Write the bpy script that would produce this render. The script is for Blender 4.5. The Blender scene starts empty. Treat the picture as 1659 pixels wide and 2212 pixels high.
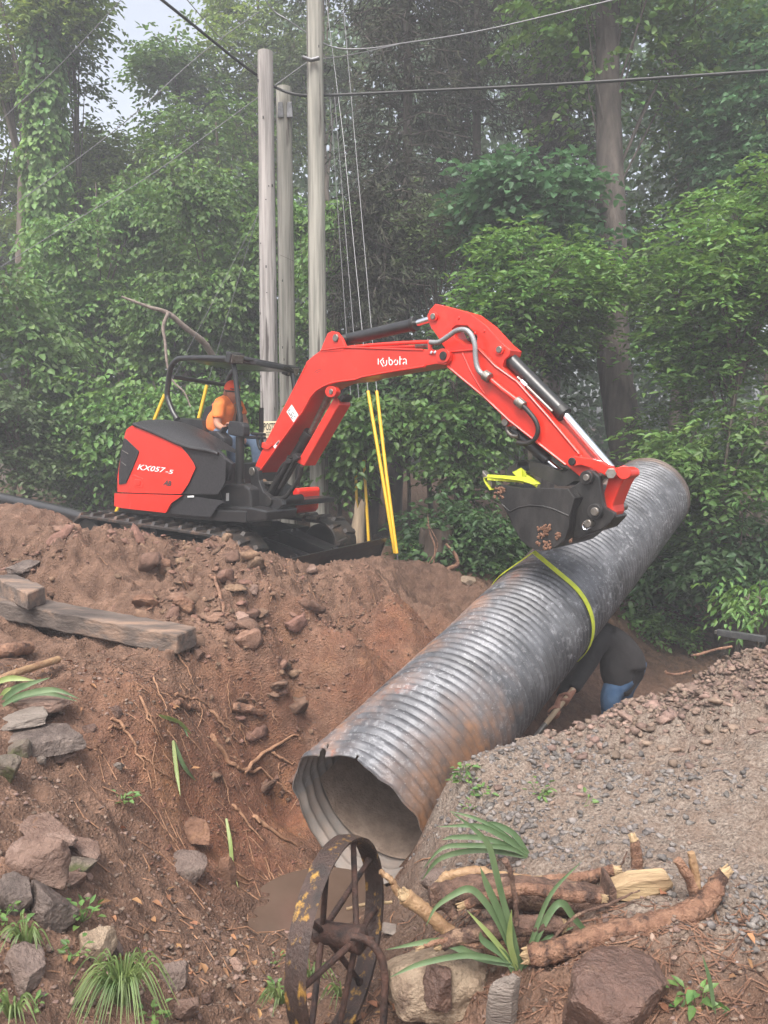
import bpy, math, random
import numpy as np
from mathutils import Vector, Matrix
from mathutils.geometry import tessellate_polygon
sc = bpy.context.scene
COL = sc.collection
# ------------------------------------------------------------------ camera, sky, sun, exposure
F, CX, CY, PT, CZ = 1664.0, 829.5, 1106.0, math.radians(6.0), 1.6
cam = bpy.data.cameras.new("camera"); camo = bpy.data.objects.new("camera", cam); COL.objects.link(camo)
camo.location = (0, 0, CZ); camo.rotation_euler = (math.radians(84), 0, 0)
cam.sensor_fit = 'VERTICAL'; cam.angle = 2 * math.atan(CY / F); cam.clip_start = .05; cam.clip_end = 400
sc.camera = camo
SUN_EL, SUN_AZ = math.radians(60), math.radians(-160)      # azimuth from +y towards +x
world = bpy.data.worlds.new("World"); sc.world = world; world.use_nodes = True
wn = world.node_tree.nodes; wl = world.node_tree.links
sky = wn.new("ShaderNodeTexSky"); sky.sky_type = 'NISHITA'; sky.sun_disc = False
sky.sun_elevation = SUN_EL; sky.sun_rotation = SUN_AZ
sky.air_density = 1.0; sky.dust_density = 6.0; sky.ozone_density = .6; sky.altitude = 200
hsv = wn.new("ShaderNodeHueSaturation"); hsv.inputs['Saturation'].default_value = .45
wl.new(sky.outputs[0], hsv.inputs['Color'])
wl.new(hsv.outputs[0], wn['Background'].inputs[0]); wn['Background'].inputs[1].default_value = .12
sl = bpy.data.lights.new("sun", 'SUN'); slo = bpy.data.objects.new("sun", sl); COL.objects.link(slo)
sl.energy = 1.5; sl.angle = math.radians(28); sl.color = (1, .96, .9)
sd = Vector((math.sin(SUN_AZ) * math.cos(SUN_EL), math.cos(SUN_AZ) * math.cos(SUN_EL), math.sin(SUN_EL)))
slo.rotation_euler = sd.to_track_quat('Z', 'Y').to_euler()
sc.view_settings.view_transform = 'Standard'; sc.view_settings.look = 'None'
sc.view_settings.exposure = 1.55; sc.view_settings.gamma = 1
cy = sc.cycles
cy.max_bounces = 6; cy.diffuse_bounces = 3; cy.glossy_bounces = 3; cy.transmission_bounces = 4
cy.volume_bounces = 0; cy.transparent_max_bounces = 4; cy.caustics_reflective = False; cy.caustics_refractive = False
# ------------------------------------------------------------------ reading the place: rays, planes
cs, sn = math.cos(PT), math.sin(PT)
def ray(px, py):
    a = (px - CX) / F; b = -(py - CY) / F
    return np.array([a, cs + b * sn, b * cs - sn])
def P(px, py, D): return ray(px, py) * D + np.array([0, 0, CZ])
def PZ(px, py, z):
    d = ray(px, py); return d * ((z - CZ) / d[2]) + np.array([0, 0, CZ])
def PLN(px, py, p0, n):
    d = ray(px, py); o = np.array([0, 0, CZ]); p0 = np.asarray(p0, float)
    t = np.dot(p0 - o, n) / np.dot(d, n); return o + d * t
def crop(ox, oy, s): return lambda x, y: ((ox + x * s) / 1.85172, (oy + y * s) / 1.85172)
cA = crop(400, 1380, .42194); cB = crop(1900, 1780, .42194); cC = crop(850, 1450, .36179)
cE = crop(1000, 1150, 1.08499); cK = crop(1450, 1300, .3918); cW = crop(1100, 3250, .38241)
cM = crop(2150, 2350, .55576); cL = crop(0, 2200, .76805); cG = crop(1100, 3000, 1.18867)
cH = crop(0, 2000, .84388); cQ = crop(0, 3000, .84388); cS = crop(1000, 1800, 1.24895); cT = crop(0, 0, .92586); cU = crop(1500, 0, .94756)
# ------------------------------------------------------------------ noise
rng = np.random.default_rng(7)
def _h(ix, iy, iz, s):
    n = (ix.astype(np.int64) * 374761393 + iy.astype(np.int64) * 668265263 + iz.astype(np.int64) * 2147483647 + s * 974634777) & 0xffffffff
    n = ((n ^ (n >> 13)) * 1274126177) & 0xffffffff
    return ((n ^ (n >> 16)) & 0xffff) / 32767.5 - 1
def noise(p, s=0):
    p = np.asarray(p, float)
    if p.shape[-1] == 2: p = np.concatenate([p, np.zeros(p.shape[:-1] + (1,))], -1)
    i = np.floor(p); f = p - i; u = f * f * (3 - 2 * f); r = 0
    for a in (0, 1):
        for b in (0, 1):
            for c in (0, 1):
                w = (u[..., 0] if a else 1 - u[..., 0]) * (u[..., 1] if b else 1 - u[..., 1]) * (u[..., 2] if c else 1 - u[..., 2])
                r = r + w * _h(i[..., 0] + a, i[..., 1] + b, i[..., 2] + c, s)
    return r
def fbm(p, s=0, o=4, g=.5):
    r = 0; a = 1
    for k in range(o): r = r + a * noise(np.asarray(p) * 2 ** k + 17.3 * k, s + k); a *= g
    return r
# ------------------------------------------------------------------ object helpers
def wloc(o):
    v = np.zeros(3)
    while o is not None: v = v + np.array(o.location); o = o.parent
    return v
def link(name, me, mat, parent=None):
    o = bpy.data.objects.new(name, me); COL.objects.link(o)
    if mat is not None:
        for m in (mat if isinstance(mat, (list, tuple)) else [mat]): me.materials.append(m)
    if parent is not None: o.parent = parent
    return o
def tag(o, label, cat, group=None, kind=None):
    if label: o['label'] = label
    if cat: o['category'] = cat
    if group: o['group'] = group
    if kind: o['kind'] = kind
    return o
def empty(name, loc, label=None, cat=None, group=None):
    o = bpy.data.objects.new(name, None); COL.objects.link(o); o.location = tuple(float(v) for v in loc)
    o.empty_display_size = .1
    return tag(o, label, cat, group)
def fastmesh(name, V, tris):
    """V (n,3), tris (m,k) constant-size faces"""
    me = bpy.data.meshes.new(name); n = len(V); m, k = tris.shape
    me.vertices.add(n); me.vertices.foreach_set("co", np.ascontiguousarray(V, dtype=np.float32).ravel())
    me.loops.add(m * k); me.loops.foreach_set("vertex_index", np.ascontiguousarray(tris, dtype=np.int32).ravel())
    me.polygons.add(m); me.polygons.foreach_set("loop_start", np.arange(0, m * k, k, dtype=np.int32))
    me.polygons.foreach_set("loop_total", np.full(m, k, dtype=np.int32))
    me.update(calc_edges=True); return me
class MB:
    def __init__(s): s.v = []; s.f = []
    def add(s, v, f):
        b = len(s.v); s.v += [tuple(map(float, p)) for p in v]; s.f += [tuple(b + i for i in q) for q in f]; return s
    def box(s, c, d, ax=None, taper=1):
        c = np.asarray(c, float); X, Y, Z = ax if ax is not None else np.eye(3)
        X, Y, Z = (np.asarray(q, float) for q in (X, Y, Z)); vs = []
        for k in (-.5, .5):
            t = taper if k > 0 else 1
            for i, j in ((-.5, -.5), (.5, -.5), (.5, .5), (-.5, .5)): vs.append(c + X * d[0] * i * t + Y * d[1] * j * t + Z * d[2] * k)
        return s.add(vs, [(3, 2, 1, 0), (4, 5, 6, 7), (0, 1, 5, 4), (1, 2, 6, 5), (2, 3, 7, 6), (3, 0, 4, 7)])
    def tube(s, pts, rad, n=10, cap=True, jit=0, seed=0):
        pts = [np.asarray(p, float) for p in pts]; N = len(pts)
        if np.isscalar(rad): rad = [rad] * N
        t0 = pts[1] - pts[0]; t0 = t0 / (np.linalg.norm(t0) + 1e-9)
        u = np.cross(t0, [0, 0, 1.0]); u = u if np.linalg.norm(u) > 1e-3 else np.array([1.0, 0, 0]); u /= np.linalg.norm(u)
        vs = []; rr = random.Random(seed)
        for i in range(N):
            t = pts[min(i + 1, N - 1)] - pts[max(i - 1, 0)]; t = t / (np.linalg.norm(t) + 1e-9)
            u = u - t * np.dot(u, t); u /= np.linalg.norm(u) + 1e-9; w = np.cross(t, u)
            for k in range(n):
                a = 2 * math.pi * k / n; r = rad[i] * (1 + jit * rr.uniform(-1, 1))
                vs.append(pts[i] + (u * math.cos(a) + w * math.sin(a)) * r)
        fs = [(i * n + k, i * n + (k + 1) % n, (i + 1) * n + (k + 1) % n, (i + 1) * n + k) for i in range(N - 1) for k in range(n)]
        if cap: fs += [tuple(range(n))[::-1], tuple((N - 1) * n + k for k in range(n))]
        return s.add(vs, fs)
    def cyl(s, a, b, r, n=20, r2=None): return s.tube([a, b], [r, r if r2 is None else r2], n)
    def prism(s, pts, ext, holes=()):
        ext = np.asarray(ext, float); loops = [[np.asarray(p, float) for p in l] for l in [pts, *holes]]
        flat = [p for l in loops for p in l]; m = len(flat)
        tr = tessellate_polygon([[Vector(p) for p in l] for l in loops])
        fs = [tuple(t) for t in tr] + [tuple(i + m for i in t)[::-1] for t in tr]
        b = 0
        for l in loops:
            n = len(l); fs += [(b + i, b + (i + 1) % n, b + (i + 1) % n + m, b + i + m) for i in range(n)]; b += n
        return s.add(flat + [p + ext for p in flat], fs)
    def build(s, name, mat, parent=None, bevel=0, smooth=None, seg=2, sub=0):
        me = bpy.data.meshes.new(name); w = wloc(parent) if parent is not None else np.zeros(3)
        V = np.array(s.v) - w
        org = V.mean(0) if parent is None else np.zeros(3)
        if parent is None: org = np.array([org[0], org[1], V[:, 2].min()])
        me.from_pydata([tuple(p) for p in V - org], [], s.f); me.update()
        import bmesh
        bm = bmesh.new(); bm.from_mesh(me); bmesh.ops.recalc_face_normals(bm, faces=bm.faces); bm.to_mesh(me); bm.free()
        o = link(name, me, mat, parent); o.location = tuple(org)
        if smooth is not None:
            me.shade_smooth(); me.set_sharp_from_angle(angle=math.radians(smooth))
        if bevel:
            b = o.modifiers.new("b", 'BEVEL'); b.width = bevel; b.segments = seg; b.limit_method = 'ANGLE'; b.angle_limit = math.radians(35)
            b.harden_normals = False
        if sub:
            q = o.modifiers.new("s", 'SUBSURF'); q.levels = q.render_levels = sub
        return o
def smoothline(pts, n=6):
    """Catmull-Rom through points"""
    p = [np.asarray(q, float) for q in pts]; p = [2 * p[0] - p[1]] + p + [2 * p[-1] - p[-2]]; out = []
    for i in range(1, len(p) - 2):
        for k in range(n):
            t = k / n
            out.append(.5 * (2 * p[i] + (p[i + 1] - p[i - 1]) * t + (2 * p[i - 1] - 5 * p[i] + 4 * p[i + 1] - p[i + 2]) * t * t + (3 * p[i] - p[i - 1] - 3 * p[i + 1] + p[i + 2]) * t ** 3))
    out.append(p[-2]); return out
def rings(pt, r, n=24): return [(pt[0] + r * math.cos(2 * math.pi * k / n), pt[1] + r * math.sin(2 * math.pi * k / n)) for k in range(n)]
# ------------------------------------------------------------------ materials
def mat(name, c1, c2=None, rough=.6, metal=0, scale=8, bump=0, bscale=40, coat=0, trans=0, stretch=None, c3=None, s3=3, t3=(.55, .65), island=0, spec=.5, detail=6, rvar=0, t12=(.35, .65)):
    m = bpy.data.materials.new(name); m.use_nodes = True; nt = m.node_tree; N = nt.nodes; L = nt.links
    b = N['Principled BSDF']; b.inputs['Roughness'].default_value = rough; b.inputs['Metallic'].default_value = metal
    b.inputs['Specular IOR Level'].default_value = spec
    if coat: b.inputs['Coat Weight'].default_value = coat; b.inputs['Coat Roughness'].default_value = .15
    tc = N.new('ShaderNodeTexCoord'); mp = N.new('ShaderNodeMapping'); L.new(tc.outputs['Object'], mp.inputs[0])
    if stretch: mp.inputs['Scale'].default_value = stretch
    def nz(s, d=detail):
        n = N.new('ShaderNodeTexNoise'); n.inputs['Scale'].default_value = s; n.inputs['Detail'].default_value = d; n.inputs['Roughness'].default_value = .6
        L.new(mp.outputs[0], n.inputs['Vector']); return n.outputs['Fac']
    def ramp(fac, a, z):
        r = N.new('ShaderNodeMapRange'); r.inputs[1].default_value = a; r.inputs[2].default_value = z; L.new(fac, r.inputs[0]); return r.outputs[0]
    def mix(fac, a, z):
        x = N.new('ShaderNodeMix'); x.data_type = 'RGBA'; L.new(fac, x.inputs[0])
        for i, v in ((6, a), (7, z)):
            if isinstance(v, tuple): x.inputs[i].default_value = (*v, 1)
            else: L.new(v, x.inputs[i])
        return x.outputs[2]
    col = None
    if c2 is not None:
        col = mix(ramp(nz(scale), *t12), c1, c2)
    if island:
        g = N.new('ShaderNodeNewGeometry'); h = N.new('ShaderNodeHueSaturation')
        r1 = N.new('ShaderNodeMapRange'); r1.inputs[3].default_value = 1 - island; r1.inputs[4].default_value = 1 + island; L.new(g.outputs['Random Per Island'], r1.inputs[0])
        L.new(r1.outputs[0], h.inputs['Value'])
        wn_ = N.new('ShaderNodeTexWhiteNoise'); wn_.noise_dimensions = '1D'; L.new(g.outputs['Random Per Island'], wn_.inputs['W'])
        r2 = N.new('ShaderNodeMapRange'); r2.inputs[3].default_value = .485; r2.inputs[4].default_value = .515; L.new(wn_.outputs[0], r2.inputs[0]); L.new(r2.outputs[0], h.inputs['Hue'])
        if col is not None: L.new(col, h.inputs['Color'])
        else: h.inputs['Color'].default_value = (*c1, 1)
        col = h.outputs[0]
    if c3 is not None:
        col = mix(ramp(nz(s3), *t3), col if col is not None else c1, c3)
    if col is None: b.inputs['Base Color'].default_value = (*c1, 1)
    else: L.new(col, b.inputs['Base Color'])
    if rvar:
        r = N.new('ShaderNodeMapRange'); r.inputs[3].default_value = max(.05, rough - rvar); r.inputs[4].default_value = min(1, rough + rvar); L.new(nz(scale * 1.7), r.inputs[0]); L.new(r.outputs[0], b.inputs['Roughness'])
    if bump:
        bp = N.new('ShaderNodeBump'); bp.inputs['Strength'].default_value = min(1, bump); bp.inputs['Distance'].default_value = .02; L.new(nz(bscale), bp.inputs['Height']); L.new(bp.outputs[0], b.inputs['Normal'])
    if trans:
        t = N.new('ShaderNodeBsdfTranslucent'); ms = N.new('ShaderNodeMixShader'); ms.inputs[0].default_value = trans
        hs = N.new('ShaderNodeHueSaturation'); hs.inputs['Hue'].default_value = .485; hs.inputs['Saturation'].default_value = 1.1; hs.inputs['Value'].default_value = 1.5
        if col is not None: L.new(col, hs.inputs['Color'])
        else: hs.inputs['Color'].default_value = (*c1, 1)
        L.new(hs.outputs[0], t.inputs[0]); L.new(b.outputs[0], ms.inputs[1]); L.new(t.outputs[0], ms.inputs[2]); L.new(ms.outputs[0], N['Material Output'].inputs[0])
    m['_'] = 1
    return m
RED = mat('red_paint', (.70, .032, .016), (.62, .026, .013), rough=.36, coat=.25, scale=3, bump=.05, bscale=300, rvar=.12, c3=(.5, .07, .04), s3=5, t3=(.58, .8))
REDP = mat('red_panel', (.72, .03, .016), (.68, .024, .013), rough=.3, coat=.4, scale=2, bump=.05, bscale=220)
BLK = mat('black_paint', (.012, .012, .013), (.022, .02, .02), rough=.38, scale=9, coat=.2, rvar=.12)
BPL = mat('black_plastic', (.016, .015, .017), (.03, .028, .03), rough=.5, scale=40, bump=.35, bscale=170, spec=.4, rvar=.22)
DRK = mat('dark_iron', (.008, .008, .008), (.02, .017, .015), rough=.5, scale=14, rvar=.15)
RUB = mat('track_rubber', (.012, .012, .012), (.045, .034, .028), rough=.5, scale=9, bump=.4, bscale=60, coat=.2, c3=(.13, .075, .048), s3=8, t3=(.54, .68))
BKT = mat('bucket_steel', (.016, .016, .017), (.05, .047, .045), rough=.42, metal=.3, scale=7, bump=.25, bscale=50, stretch=(1, 1, .35), rvar=.15)
CHR = mat('chrome', (.75, .76, .78), rough=.12, metal=1)
STL = mat('worn_steel', (.3, .29, .27), (.2, .17, .14), rough=.4, metal=.8, scale=30)
HOSE = mat('braided_hose', (.33, .34, .34), (.2, .2, .21), rough=.5, metal=.4, scale=120)
WHT = mat('white_decal', (.8, .8, .78), rough=.5)
GREYD = mat('grey_decal', (.06, .05, .05), rough=.5)
SOILC = mat('soil_clod', (.15, .072, .042), (.24, .125, .078), rough=.85, scale=14, bump=.6, bscale=60)
STRAP = mat('sling_webbing', (.62, .68, .035), (.5, .56, .05), rough=.7, scale=20, bump=.3, bscale=200, c3=(.3, .3, .06), s3=6, t3=(.6, .8))
YEL = mat('guy_guard_yellow', (.68, .40, .012), (.6, .35, .015), rough=.4, scale=6)
ORG = mat('orange_tee', (.92, .25, .055), (.86, .2, .045), rough=.85, scale=7, bump=.5, bscale=16)
ORC = mat('orange_cap', (.85, .09, .03), rough=.8)
SKIN = mat('skin', (.42, .2, .13), (.36, .16, .1), rough=.55, scale=20)
JEAN = mat('blue_jeans', (.09, .14, .22), (.16, .22, .31), rough=.9, scale=10, bump=.4, bscale=18)
JEAN2 = mat('bright_blue_jeans', (.035, .08, .165), (.06, .12, .215), rough=.9, scale=10, bump=.5, bscale=18)
JKT = mat('black_jacket', (.012, .0095, .0095), (.02, .016, .016), rough=.85, scale=8, bump=.5, bscale=14)
BOOT = mat('tan_boot', (.2, .12, .07), rough=.8)
# ------------------------------------------------------------------ terrain
def pipe_pt(t, up=0): return PIPE_A + (PIPE_B - PIPE_A) * t + np.array([0, 0, up])
PIPE_A = P(768, 1768, 4.4); PIPE_B = P(1402, 1072, 8.75); PIPE_R = .445
cps = [  # (px, py, z) on the visible surface
 (0, 2212, -.06), (250, 2212, -.22), (420, 2212, -.36), (640, 2212, -.58), (830, 2212, -.5), (1000, 2212, -.28), (1250, 2212, -.1), (1659, 2212, -.02),
 (0, 2050, -.04), (200, 2050, -.25), (400, 2050, -.55), (560, 2050, -.83), (700, 2060, -.86), (880, 2050, -.55), (1000, 2010, -.3), (1200, 2000, -.1), (1500, 2000, -.02), (1659, 2000, 0),
 (0, 1900, 0), (200, 1880, -.25), (400, 1880, -.6), (540, 1900, -.92), (650, 1950, -1.02), (740, 1960, -1.04), (830, 1930, -1.0), (880, 1880, -.75), (930, 1830, -.45), (1000, 1800, -.25), (1200, 1800, -.1), (1500, 1800, -.02), (1659, 1800, .02),
 (0, 1720, .05), (200, 1700, -.15), (400, 1700, -.45), (540, 1750, -.82), (600, 1820, -1.0),
 (0, 1550, .15), (200, 1550, .05), (350, 1550, -.05), (480, 1560, -.35), (600, 1640, -.72),
 (0, 1430, .17), (250, 1430, .11), (400, 1425, .07), (105, 1352, .17), (250, 1388, .12), (420, 1400, .1), (520, 1425, 0), (600, 1420, -.02), (760, 1365, 0), (950, 1295, .0), (1050, 1272, .0),
 (620, 1520, -.42), (760, 1470, -.45), (850, 1410, -.42), (940, 1360, -.4), (1020, 1310, -.35),
 (500, 1350, .2), (300, 1300, .31), (100, 1262, .4), (0, 1225, .5), (150, 1200, .6), (650, 1290, .27), (850, 1285, .16), (480, 1285, .36),
 (985, 1660, -.16), (1100, 1600, -.13), (1200, 1585, -.12), (1300, 1640, -.06), (1450, 1650, 0), (1659, 1650, .12), (1340, 1590, -.06), (1450, 1550, .02), (1659, 1500, .15),
 (940, 1740, -.35), (1050, 1720, -.17),
]
cp3 = [PZ(*c) for c in cps]
cp3 += [P(*c) for c in [(0, 1097, 8.0), (130, 1113, 7.9), (200, 1150, 7.5), (330, 1164, 7.3), (480, 1182, 7.0), (560, 1207, 7.0), (640, 1228, 7.0), (750, 1228, 7.5), (840, 1222, 7.9), (920, 1232, 8.2), (1000, 1246, 8.4), (400, 1230, 6.5), (0, 1150, 7.0), (250, 1240, 6.2), (620, 1250, 6.7), (800, 1250, 7.3),
   (1390, 1525, 5.75), (1260, 1592, 5.4), (1325, 1562, 5.6), (1445, 1518, 5.75), (1500, 1498, 5.7), (1580, 1472, 5.6), (1659, 1430, 5.5), (1740, 1395, 5.4), (1659, 1430, 5.9), (1560, 1475, 6.1), (1390, 1520, 5.2), (1500, 1525, 5.2), (1659, 1470, 5.1)]]
for t, z in ((-.06, -1.06), (.06, -1.08), (.2, -1.15), (.4, -1.25), (.6, -1.3), (.8, -1.3), (1.0, -1.25), (1.25, -1.2), (1.6, -1.1), (2.2, -.9)):   # trench bottom under the pipe
    q = pipe_pt(t); cp3.append(np.array([q[0], q[1], z]))
dirp = (PIPE_B - PIPE_A)[:2] / np.linalg.norm((PIPE_B - PIPE_A)[:2]); rp = np.array([dirp[1], -dirp[0]])
for t in (.45, .65, .85, 1.05):
    q = pipe_pt(t)[:2]
    cp3.append(np.array([*(q + rp * .75), -1.22])); cp3.append(np.array([*(q + rp * 1.25), -1.05 if t < .8 else -1.1]))
for t, w_, z in ((.7, -1.1, -.3), (.9, -1.2, -.35), (1.1, -1.4, -.3), (1.4, -1.6, -.3), (1.3, 1.8, -.95), (1.6, 2.2, -.7)):
    q = pipe_pt(t)[:2] + rp * w_; cp3.append(np.array([*q, z]))
cp3 += [np.array(c) for c in [(-2, 9.2, 0), (-3.2, 9.6, 0), (-3, 8.6, .02), (-2, 8.1, .06), (-1.1, 7.9, .05), (-.5, 8.8, 0), (.1, 9.4, 0), (-1, 10, 0), (-4.6, 9.4, .1), (-5.5, 10, .1), (-7, 8, .6), (-8, 11, .1), (-5, 12, 0), (0, 11, -.05), (.9, 10, -.12), (.6, 8.9, -.02), (1.2, 11.5, -.2), (-2, 14, 0), (-8, 16, .1), (2, 14, -.3), (5.5, 13, -.6), (8, 12, -.4), (6, 9.5, -.6), (7, 7.5, -.1), (5.2, 7.9, -.6), (4.4, 6.9, -.55), (3.6, 7.0, -.75), (5.0, 6.6, -.3), (9, 5, .1), (6, 4, .1), (4, 2.5, 0), (3, 1, 0), (0, .6, -.1), (1.5, 1.2, -.05), (-1.2, .8, -.05), (-4, 1, .1), (-4, 3, .2), (-5, 5, .4), (-7, 4, .4), (-4.2, 6, .55), (15, 10, 0), (15, 20, .3), (0, 20, -.1), (-15, 20, .3), (-15, 8, .4), (-12, 0, .2), (12, 0, .1), (0, -6, 0), (4.5, 17, -.6), (-30, 30, 1), (30, 30, 1), (0, 40, 1), (60, 60, 2), (-60, 60, 2), (-60, -10, 1), (60, -10, 1), (0, 60, 2)]]
cp3 = np.array(cp3); RC = .16
def _phi(d2): return np.sqrt(d2 + RC * RC)
_d2 = ((cp3[:, None, :2] - cp3[None, :, :2]) ** 2).sum(-1)
_wt = np.linalg.solve(_phi(_d2) - 6e-3 * np.eye(len(cp3)), cp3[:, 2] - cp3[:, 2].mean()); _zm = cp3[:, 2].mean()
def seg_dist(p, a, b):
    a = np.asarray(a)[:2]; b = np.asarray(b)[:2]; ab = b - a; t = np.clip(((p - a) @ ab) / (ab @ ab), 0, 1); return np.linalg.norm(p - (a + t[..., None] * ab), axis=-1)
BERM = [PZ(0, 1170, .7)[:2], P(330, 1180, 7.2)[:2], PZ(560, 1240, .4)[:2], PZ(830, 1250, .25)[:2]]
def berm_mask(p):
    d = np.min([seg_dist(p, BERM[i], BERM[i + 1]) for i in range(3)], 0); return np.clip(1.25 - d / .9, 0, 1)
PILE = [PZ(1659, 1520, .15)[:2], P(1480, 1500, 6.2)[:2], PZ(1330, 1590, -.05)[:2]]
def pile_mask(p):
    d = np.min([seg_dist(p, PILE[i], PILE[i + 1]) for i in range(2)], 0); return np.clip(1.3 - d / .75, 0, 1)
SAND = [(PZ(1330, 1690, -.06)[:2], .75), (PZ(1150, 1740, -.1)[:2], .6), (PZ(1550, 1800, 0)[:2], .7), (PZ(1620, 1690, .05)[:2], .6), (PZ(1080, 1640, -.1)[:2], .4)]
def sand_mask(p):
    r = np.zeros(p.shape[:-1])
    for c, w_ in SAND: r = np.maximum(r, np.clip(1.5 - np.linalg.norm(p - c, axis=-1) / w_, 0, 1))
    return r
def base_h(p):
    p = np.asarray(p, float); sh = p.shape[:-1]; q = p.reshape(-1, 2); out = np.empty(len(q))
    for i in range(0, len(q), 20000):
        b = q[i:i + 20000]; out[i:i + 20000] = _phi(((b[:, None] - cp3[None, :, :2]) ** 2).sum(-1)) @ _wt + _zm
    return out.reshape(sh)
def detail_h(p):
    bm, sm, pm = berm_mask(p), sand_mask(p), pile_mask(p)
    w1 = p + .12 * np.stack([noise(p * 2.1, 91), noise(p * 2.1, 92)], -1)
    n1 = fbm(w1 * 1.6, 1, 3); n2 = np.abs(fbm(w1 * 4.2, 5, 3)); n3 = np.abs(fbm(w1 * 11, 9, 3)); n4 = fbm(p * 26, 14, 2)
    mach = np.exp(-((p[..., 0] + 2) ** 2 + (p[..., 1] - 9.4) ** 2) / 2.2)
    k = 1 - .8 * mach
    cut = np.clip(1.15 - seg_dist(p, PZ(470, 1640, -.3)[:2], PZ(900, 1400, -.4)[:2]) / .5, 0, 1); sm = np.maximum(sm, .85 * cut)
    far = np.clip((np.linalg.norm(p, axis=-1) - 12) / 8, 0, 1)
    return k * (n1 * (.035 + .05 * bm) + (.28 - n2) * (.06 + .14 * bm + .05 * pm) * (1 - .65 * sm) + (.3 - n3) * (.045 + .05 * bm + .03 * pm) * (1 - .5 * sm) + (.3 - np.abs(fbm(w1 * 23, 31, 2))) * .022 * (1 - .45 * sm) + n4 * .008 * (1 - .6 * sm)) * (1 - .5 * far)
def height(p): p = np.asarray(p, float); return base_h(p) + detail_h(p)
def G(px, py, lift=0):
    """where the view through a photo point meets the soil"""
    d = ray(px, py); t = np.concatenate([np.arange(1.3, 14, .02), np.arange(14, 60, .5)])
    q = d[None] * t[:, None] + np.array([0, 0, CZ]); b = q[:, 2] - height(q[:, :2]); i = int(np.argmax(b < 0)) if (b < 0).any() else len(t) - 1
    i = max(i, 1); a, c = b[i - 1], b[i]; tt = t[i - 1] + (t[i] - t[i - 1]) * (a / (a - c) if a != c else 0)
    return d * tt + np.array([0, 0, CZ + lift])
def gz(x, y): return float(height(np.array([[x, y]]))[0])
xs = np.concatenate([-np.geomspace(62, 4.7, 34), np.arange(-4.6, 4.6, .023), np.geomspace(4.65, 62, 34)])
ys = np.concatenate([-np.geomspace(20, .4, 10), np.arange(-.3, 1.3, .2), np.arange(1.4, 6.2, .016), np.arange(6.2, 9.6, .026), np.geomspace(9.7, 62, 46)])
gx, gy = np.meshgrid(xs, ys); gp = np.stack([gx, gy], -1); gh = height(gp)
V = np.stack([gx, gy, gh], -1).reshape(-1, 3); nx, ny = len(xs), len(ys)
ii = (np.arange(ny - 1)[:, None] * nx + np.arange(nx - 1)[None]).ravel()
me = fastmesh('ground', V, np.stack([ii, ii + 1, ii + nx + 1, ii + nx], 1)); me.shade_smooth()
pf = gp.reshape(-1, 2)
red = np.clip(1.15 - np.min([seg_dist(pf, PZ(420, 1700, -.45)[:2], PZ(880, 1440, -.45)[:2]), seg_dist(pf, PZ(420, 1700, -.45)[:2], PZ(540, 1850, -.85)[:2])], 0) / .7, 0, 1)
wet = np.clip(1.3 - seg_dist(pf, PZ(640, 1980, -1.0)[:2], PZ(880, 2080, -.6)[:2]) / .42, 0, 1)
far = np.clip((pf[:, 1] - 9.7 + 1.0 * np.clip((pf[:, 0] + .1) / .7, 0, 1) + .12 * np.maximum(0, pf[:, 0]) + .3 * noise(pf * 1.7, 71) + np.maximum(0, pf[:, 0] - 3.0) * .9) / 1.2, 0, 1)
at = me.color_attributes.new('zones', 'FLOAT_COLOR', 'POINT')
at.data.foreach_set('color', np.stack([red, np.clip(sand_mask(pf) + .6 * pile_mask(pf), 0, 1), far, wet], 1).astype(np.float32).ravel())
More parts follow.
